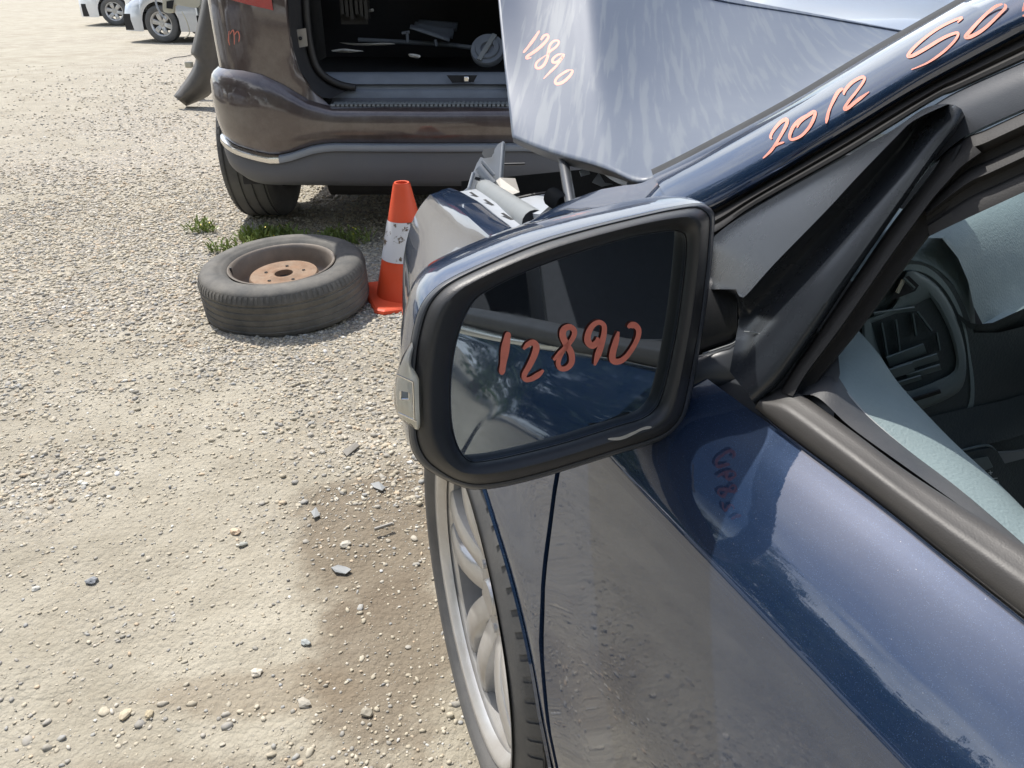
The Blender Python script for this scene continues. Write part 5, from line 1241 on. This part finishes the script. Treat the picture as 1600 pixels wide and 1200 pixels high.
# broad upper pad and instrument hood
Aq = catmull([np.array(q_, float) for q_ in ((1392, 440), (1408, 424), (1436, 424), (1462, 438), (1485, 466), (1503, 505), (1512, 550), (1516, 620), (1500, 660))], 5); Bq = catmull([np.array(q_, float) for q_ in ((1395, 400), (1425, 372), (1470, 370), (1498, 402), (1514, 438), (1522, 478), (1526, 540), (1534, 620), (1530, 680))], 5)
MB().grid([[onU(*(a + (b - a) * s), DU - .001 + .035 * s * s * (1 if k < 26 else max(.2, 1 - (k - 26) / 8))) for s in np.linspace(0, 1, 7)] for k, (a, b) in enumerate(zip(Aq, Bq))]).build('dash_pad', M['teal'], dash)
hp = []
for px0, py0, px1, py1, px2, py2 in ((1440, 372, 1470, 345, 1490, 300), (1472, 372, 1500, 345, 1530, 300), (1497, 403, 1530, 365, 1570, 295), (1513, 440, 1560, 400, 1620, 295), (1521, 478, 1590, 440, 1680, 305), (1535, 506, 1620, 465, 1720, 330), (1562, 503, 1660, 470, 1780, 360)):
    A, B, Cc = onU(px0, py0, DU - .004), onU(px1, py1, DU + .05), onU(px2, py2, DU + .13); hp.append([A] + [A * (1 - s) ** 2 + 2 * s * (1 - s) * (B * 1.0) + Cc * s * s for s in np.linspace(.08, 1, 9)])
MB().grid(np.array(hp).transpose(1, 0, 2).tolist()).build('instrument_hood', M['teal'], dash)
rows = []
for px, py, w0 in ((1497, 490, 0), (1516, 505, 0), (1545, 507, 0), (1600, 482, 0), (1680, 450, 0)):
    A = np.array(onU(px, py, DU - .006)); rows.append([A, onU(px, py + 6, DU - .003), onU(px + 4, py + 40, DU + .04), onU(px + 10, py + 110, DU + .05)])
MB().grid(rows).build('hood_underside', M['dash'], dash)
def ringm(outp, inp, name, mat, hgt, n=60):
    a = resample(catmull([np.array(q_, float) for q_ in outp] + [np.array(outp[0], float)], 5), n); b = resample(catmull([np.array(q_, float) for q_ in inp] + [np.array(inp[0], float)], 5), n)
    lst = ((0, 0), (.05, hgt * .7), (.25, hgt), (.7, hgt), (.93, hgt * .6), (1, -.005), (1.0, -.03))
    return MB().grid([[D(*(p_ + (q_ - p_) * s), d) for p_, q_ in zip(a, b)] for s, d in lst]).build(name, mat, dash)
v_out = [(1346, 500), (1395, 478), (1415, 424), (1438, 427), (1465, 447), (1487, 480), (1503, 525), (1510, 565), (1506, 600), (1490, 618), (1440, 640), (1415, 640), (1370, 600), (1350, 560)]
v_in = [(1362, 505), (1400, 490), (1430, 479), (1452, 467), (1458, 472), (1470, 492), (1483, 520), (1491, 548), (1493, 570), (1486, 582), (1465, 592), (1430, 606), (1413, 609), (1400, 592), (1385, 570), (1372, 540)]
vm = ringm(v_out, v_in, 'vent_surround', M['dash2'], .006)
rec = [D(*q_, -.005) for q_ in v_in]; recb = [D(q_[0] + 3, q_[1] + 2, -.05) for q_ in v_in]
MB().add([D(*q_, -.0008) for q_ in v_in], [tuple(range(len(v_in)))]).build('vent_recess', M['dark'], dash, False)
MB().add([D(*q_, .0075) for q_ in ((1392, 470), (1399, 452), (1411, 434), (1420, 431), (1436, 446), (1430, 455), (1412, 462))], [tuple(range(7))]).build('upper_vent_recess', M['dark'], dash, False)
def slat(p0, p1, w, d=.004, mat=M['dash2'], name='vent_slat'):
    p0, p1 = np.array(p0, float), np.array(p1, float); t = (p1 - p0) / np.linalg.norm(p1 - p0); nn = np.array([-t[1], t[0]]) * w / 2
    c_ = [p0 + nn, p1 + nn, p1 - nn, p0 - nn]
    v = [D(*q_, d) for q_ in c_[:2]] + [D(*q_, d + .006) for q_ in c_[2:]]; o = MB().add(v, [(0, 1, 2, 3)]).build(name, mat, dash, False); solid(o, .0012)
slat((1366, 492), (1430, 483), 5, .002)
slat((1388, 566), (1446, 545), 15, .003); slat((1398, 580), (1466, 558), 10, .004); slat((1418, 590), (1470, 574), 8, .003); slat((1404, 601), (1440, 590), 6, .005)
slat((1386, 587), (1428, 574), 14, .010, name='vent_tab')
for a, b in (((1376, 505), (1386, 562)), ((1398, 500), (1405, 552)), ((1424, 490), (1430, 525)), ((1432, 488), (1455, 518)), ((1462, 520), (1467, 548))): slat(a, b, 2.2, .0015, name='vent_bar')
slat((1403, 458), (1413, 438), 4, .009, M['cream'], 'vent_bar'); slat((1411, 436), (1428, 452), 3, .009, name='vent_bar')
slat((1420, 628), (1470, 612), 5, .008, M['dark'], 'lower_slot')
MB().grid([[D(px, py, d) for px, py in ((1440, 655), (1500, 640), (1560, 628), (1660, 600))] for d in (.002,)] + [[D(px, py + 60, .012) for px, py in ((1450, 655), (1510, 640), (1570, 628), (1660, 600))]]).build('knee_panel', M['dash'], dash)
# dimmer switch panel with plus sign
dp_out = [(1497, 706), (1540, 697), (1553, 702), (1566, 724), (1582, 752), (1592, 785), (1590, 830), (1480, 830)]
o = MB().poly([D(*q_, .014) for q_ in dp_out]).build('dimmer_panel', M['dash'], dash, False); solid(o, .004)
MB().tube(catmull([D(px, py, .0165) for px, py in ((1497, 705), (1538, 696), (1553, 702), (1568, 725), (1583, 752), (1594, 786))], 5), .0012, 6).build('panel_edge', M['dash2'], o)
bevel(MB().add([D(px, py, d) for d in (.016, .021) for px, py in ((1518, 718), (1543, 713), (1552, 730), (1530, 738))], [(4, 5, 6, 7), (0, 1, 5, 4), (1, 2, 6, 5), (2, 3, 7, 6), (3, 0, 4, 7)]).build('dimmer_wheel', M['dash2'], o, False), .0008)
def onD(px, py, off): return D(px, py, .0178 + off)
ribbon('plus_sign', [[(1544, 739), (1551, 738)], [(1547, 735), (1548.5, 742)]], 1.3, onD, M['glyph'], o)
ribbon('dimmer_symbol', [[(1548, 753), (1552, 748), (1559, 747)], [(1551, 751), (1549, 757), (1553, 760)], [(1554, 752), (1559, 752), (1560, 757), (1555, 758), (1553, 754)]], 1.2, onD, M['glyph'], o)
ribbon('minus_sign', [[(1560, 765), (1563, 764)]], 1.2, onD, M['glyph'], o)
solid(MB().poly([D(*q_, .01) for q_ in ((1556, 705), (1580, 704), (1640, 696), (1640, 706), (1600, 713), (1566, 722))]).build('silver_trim', M['tubegrey'], dash, False), .003)
# steering wheel and column
sw = np.array(car2w(.22, .82, .92)); sax = Vector(car2w(-.9, 0, .43)); ring = []
xx = Vector(car2w(0, 1, 0)); yy = sax.normalized().cross(xx)
MB().tube([Vector(sw) + (xx * cos(a) + yy * sin(a)) * .185 for a in np.linspace(0, 2 * pi, 48)], .015, 10, False).build('steering_wheel', M['panel'], car)
bevel(MB().box(.22, .30, .74, .90, .86, .97, W).build('airbag_pad', M['panel'], car), .02, 3)
MB().tube([W(.26, .82, .9), W(.5, .82, .82)], .05, 12).build('steering_column', M['panel'], car)
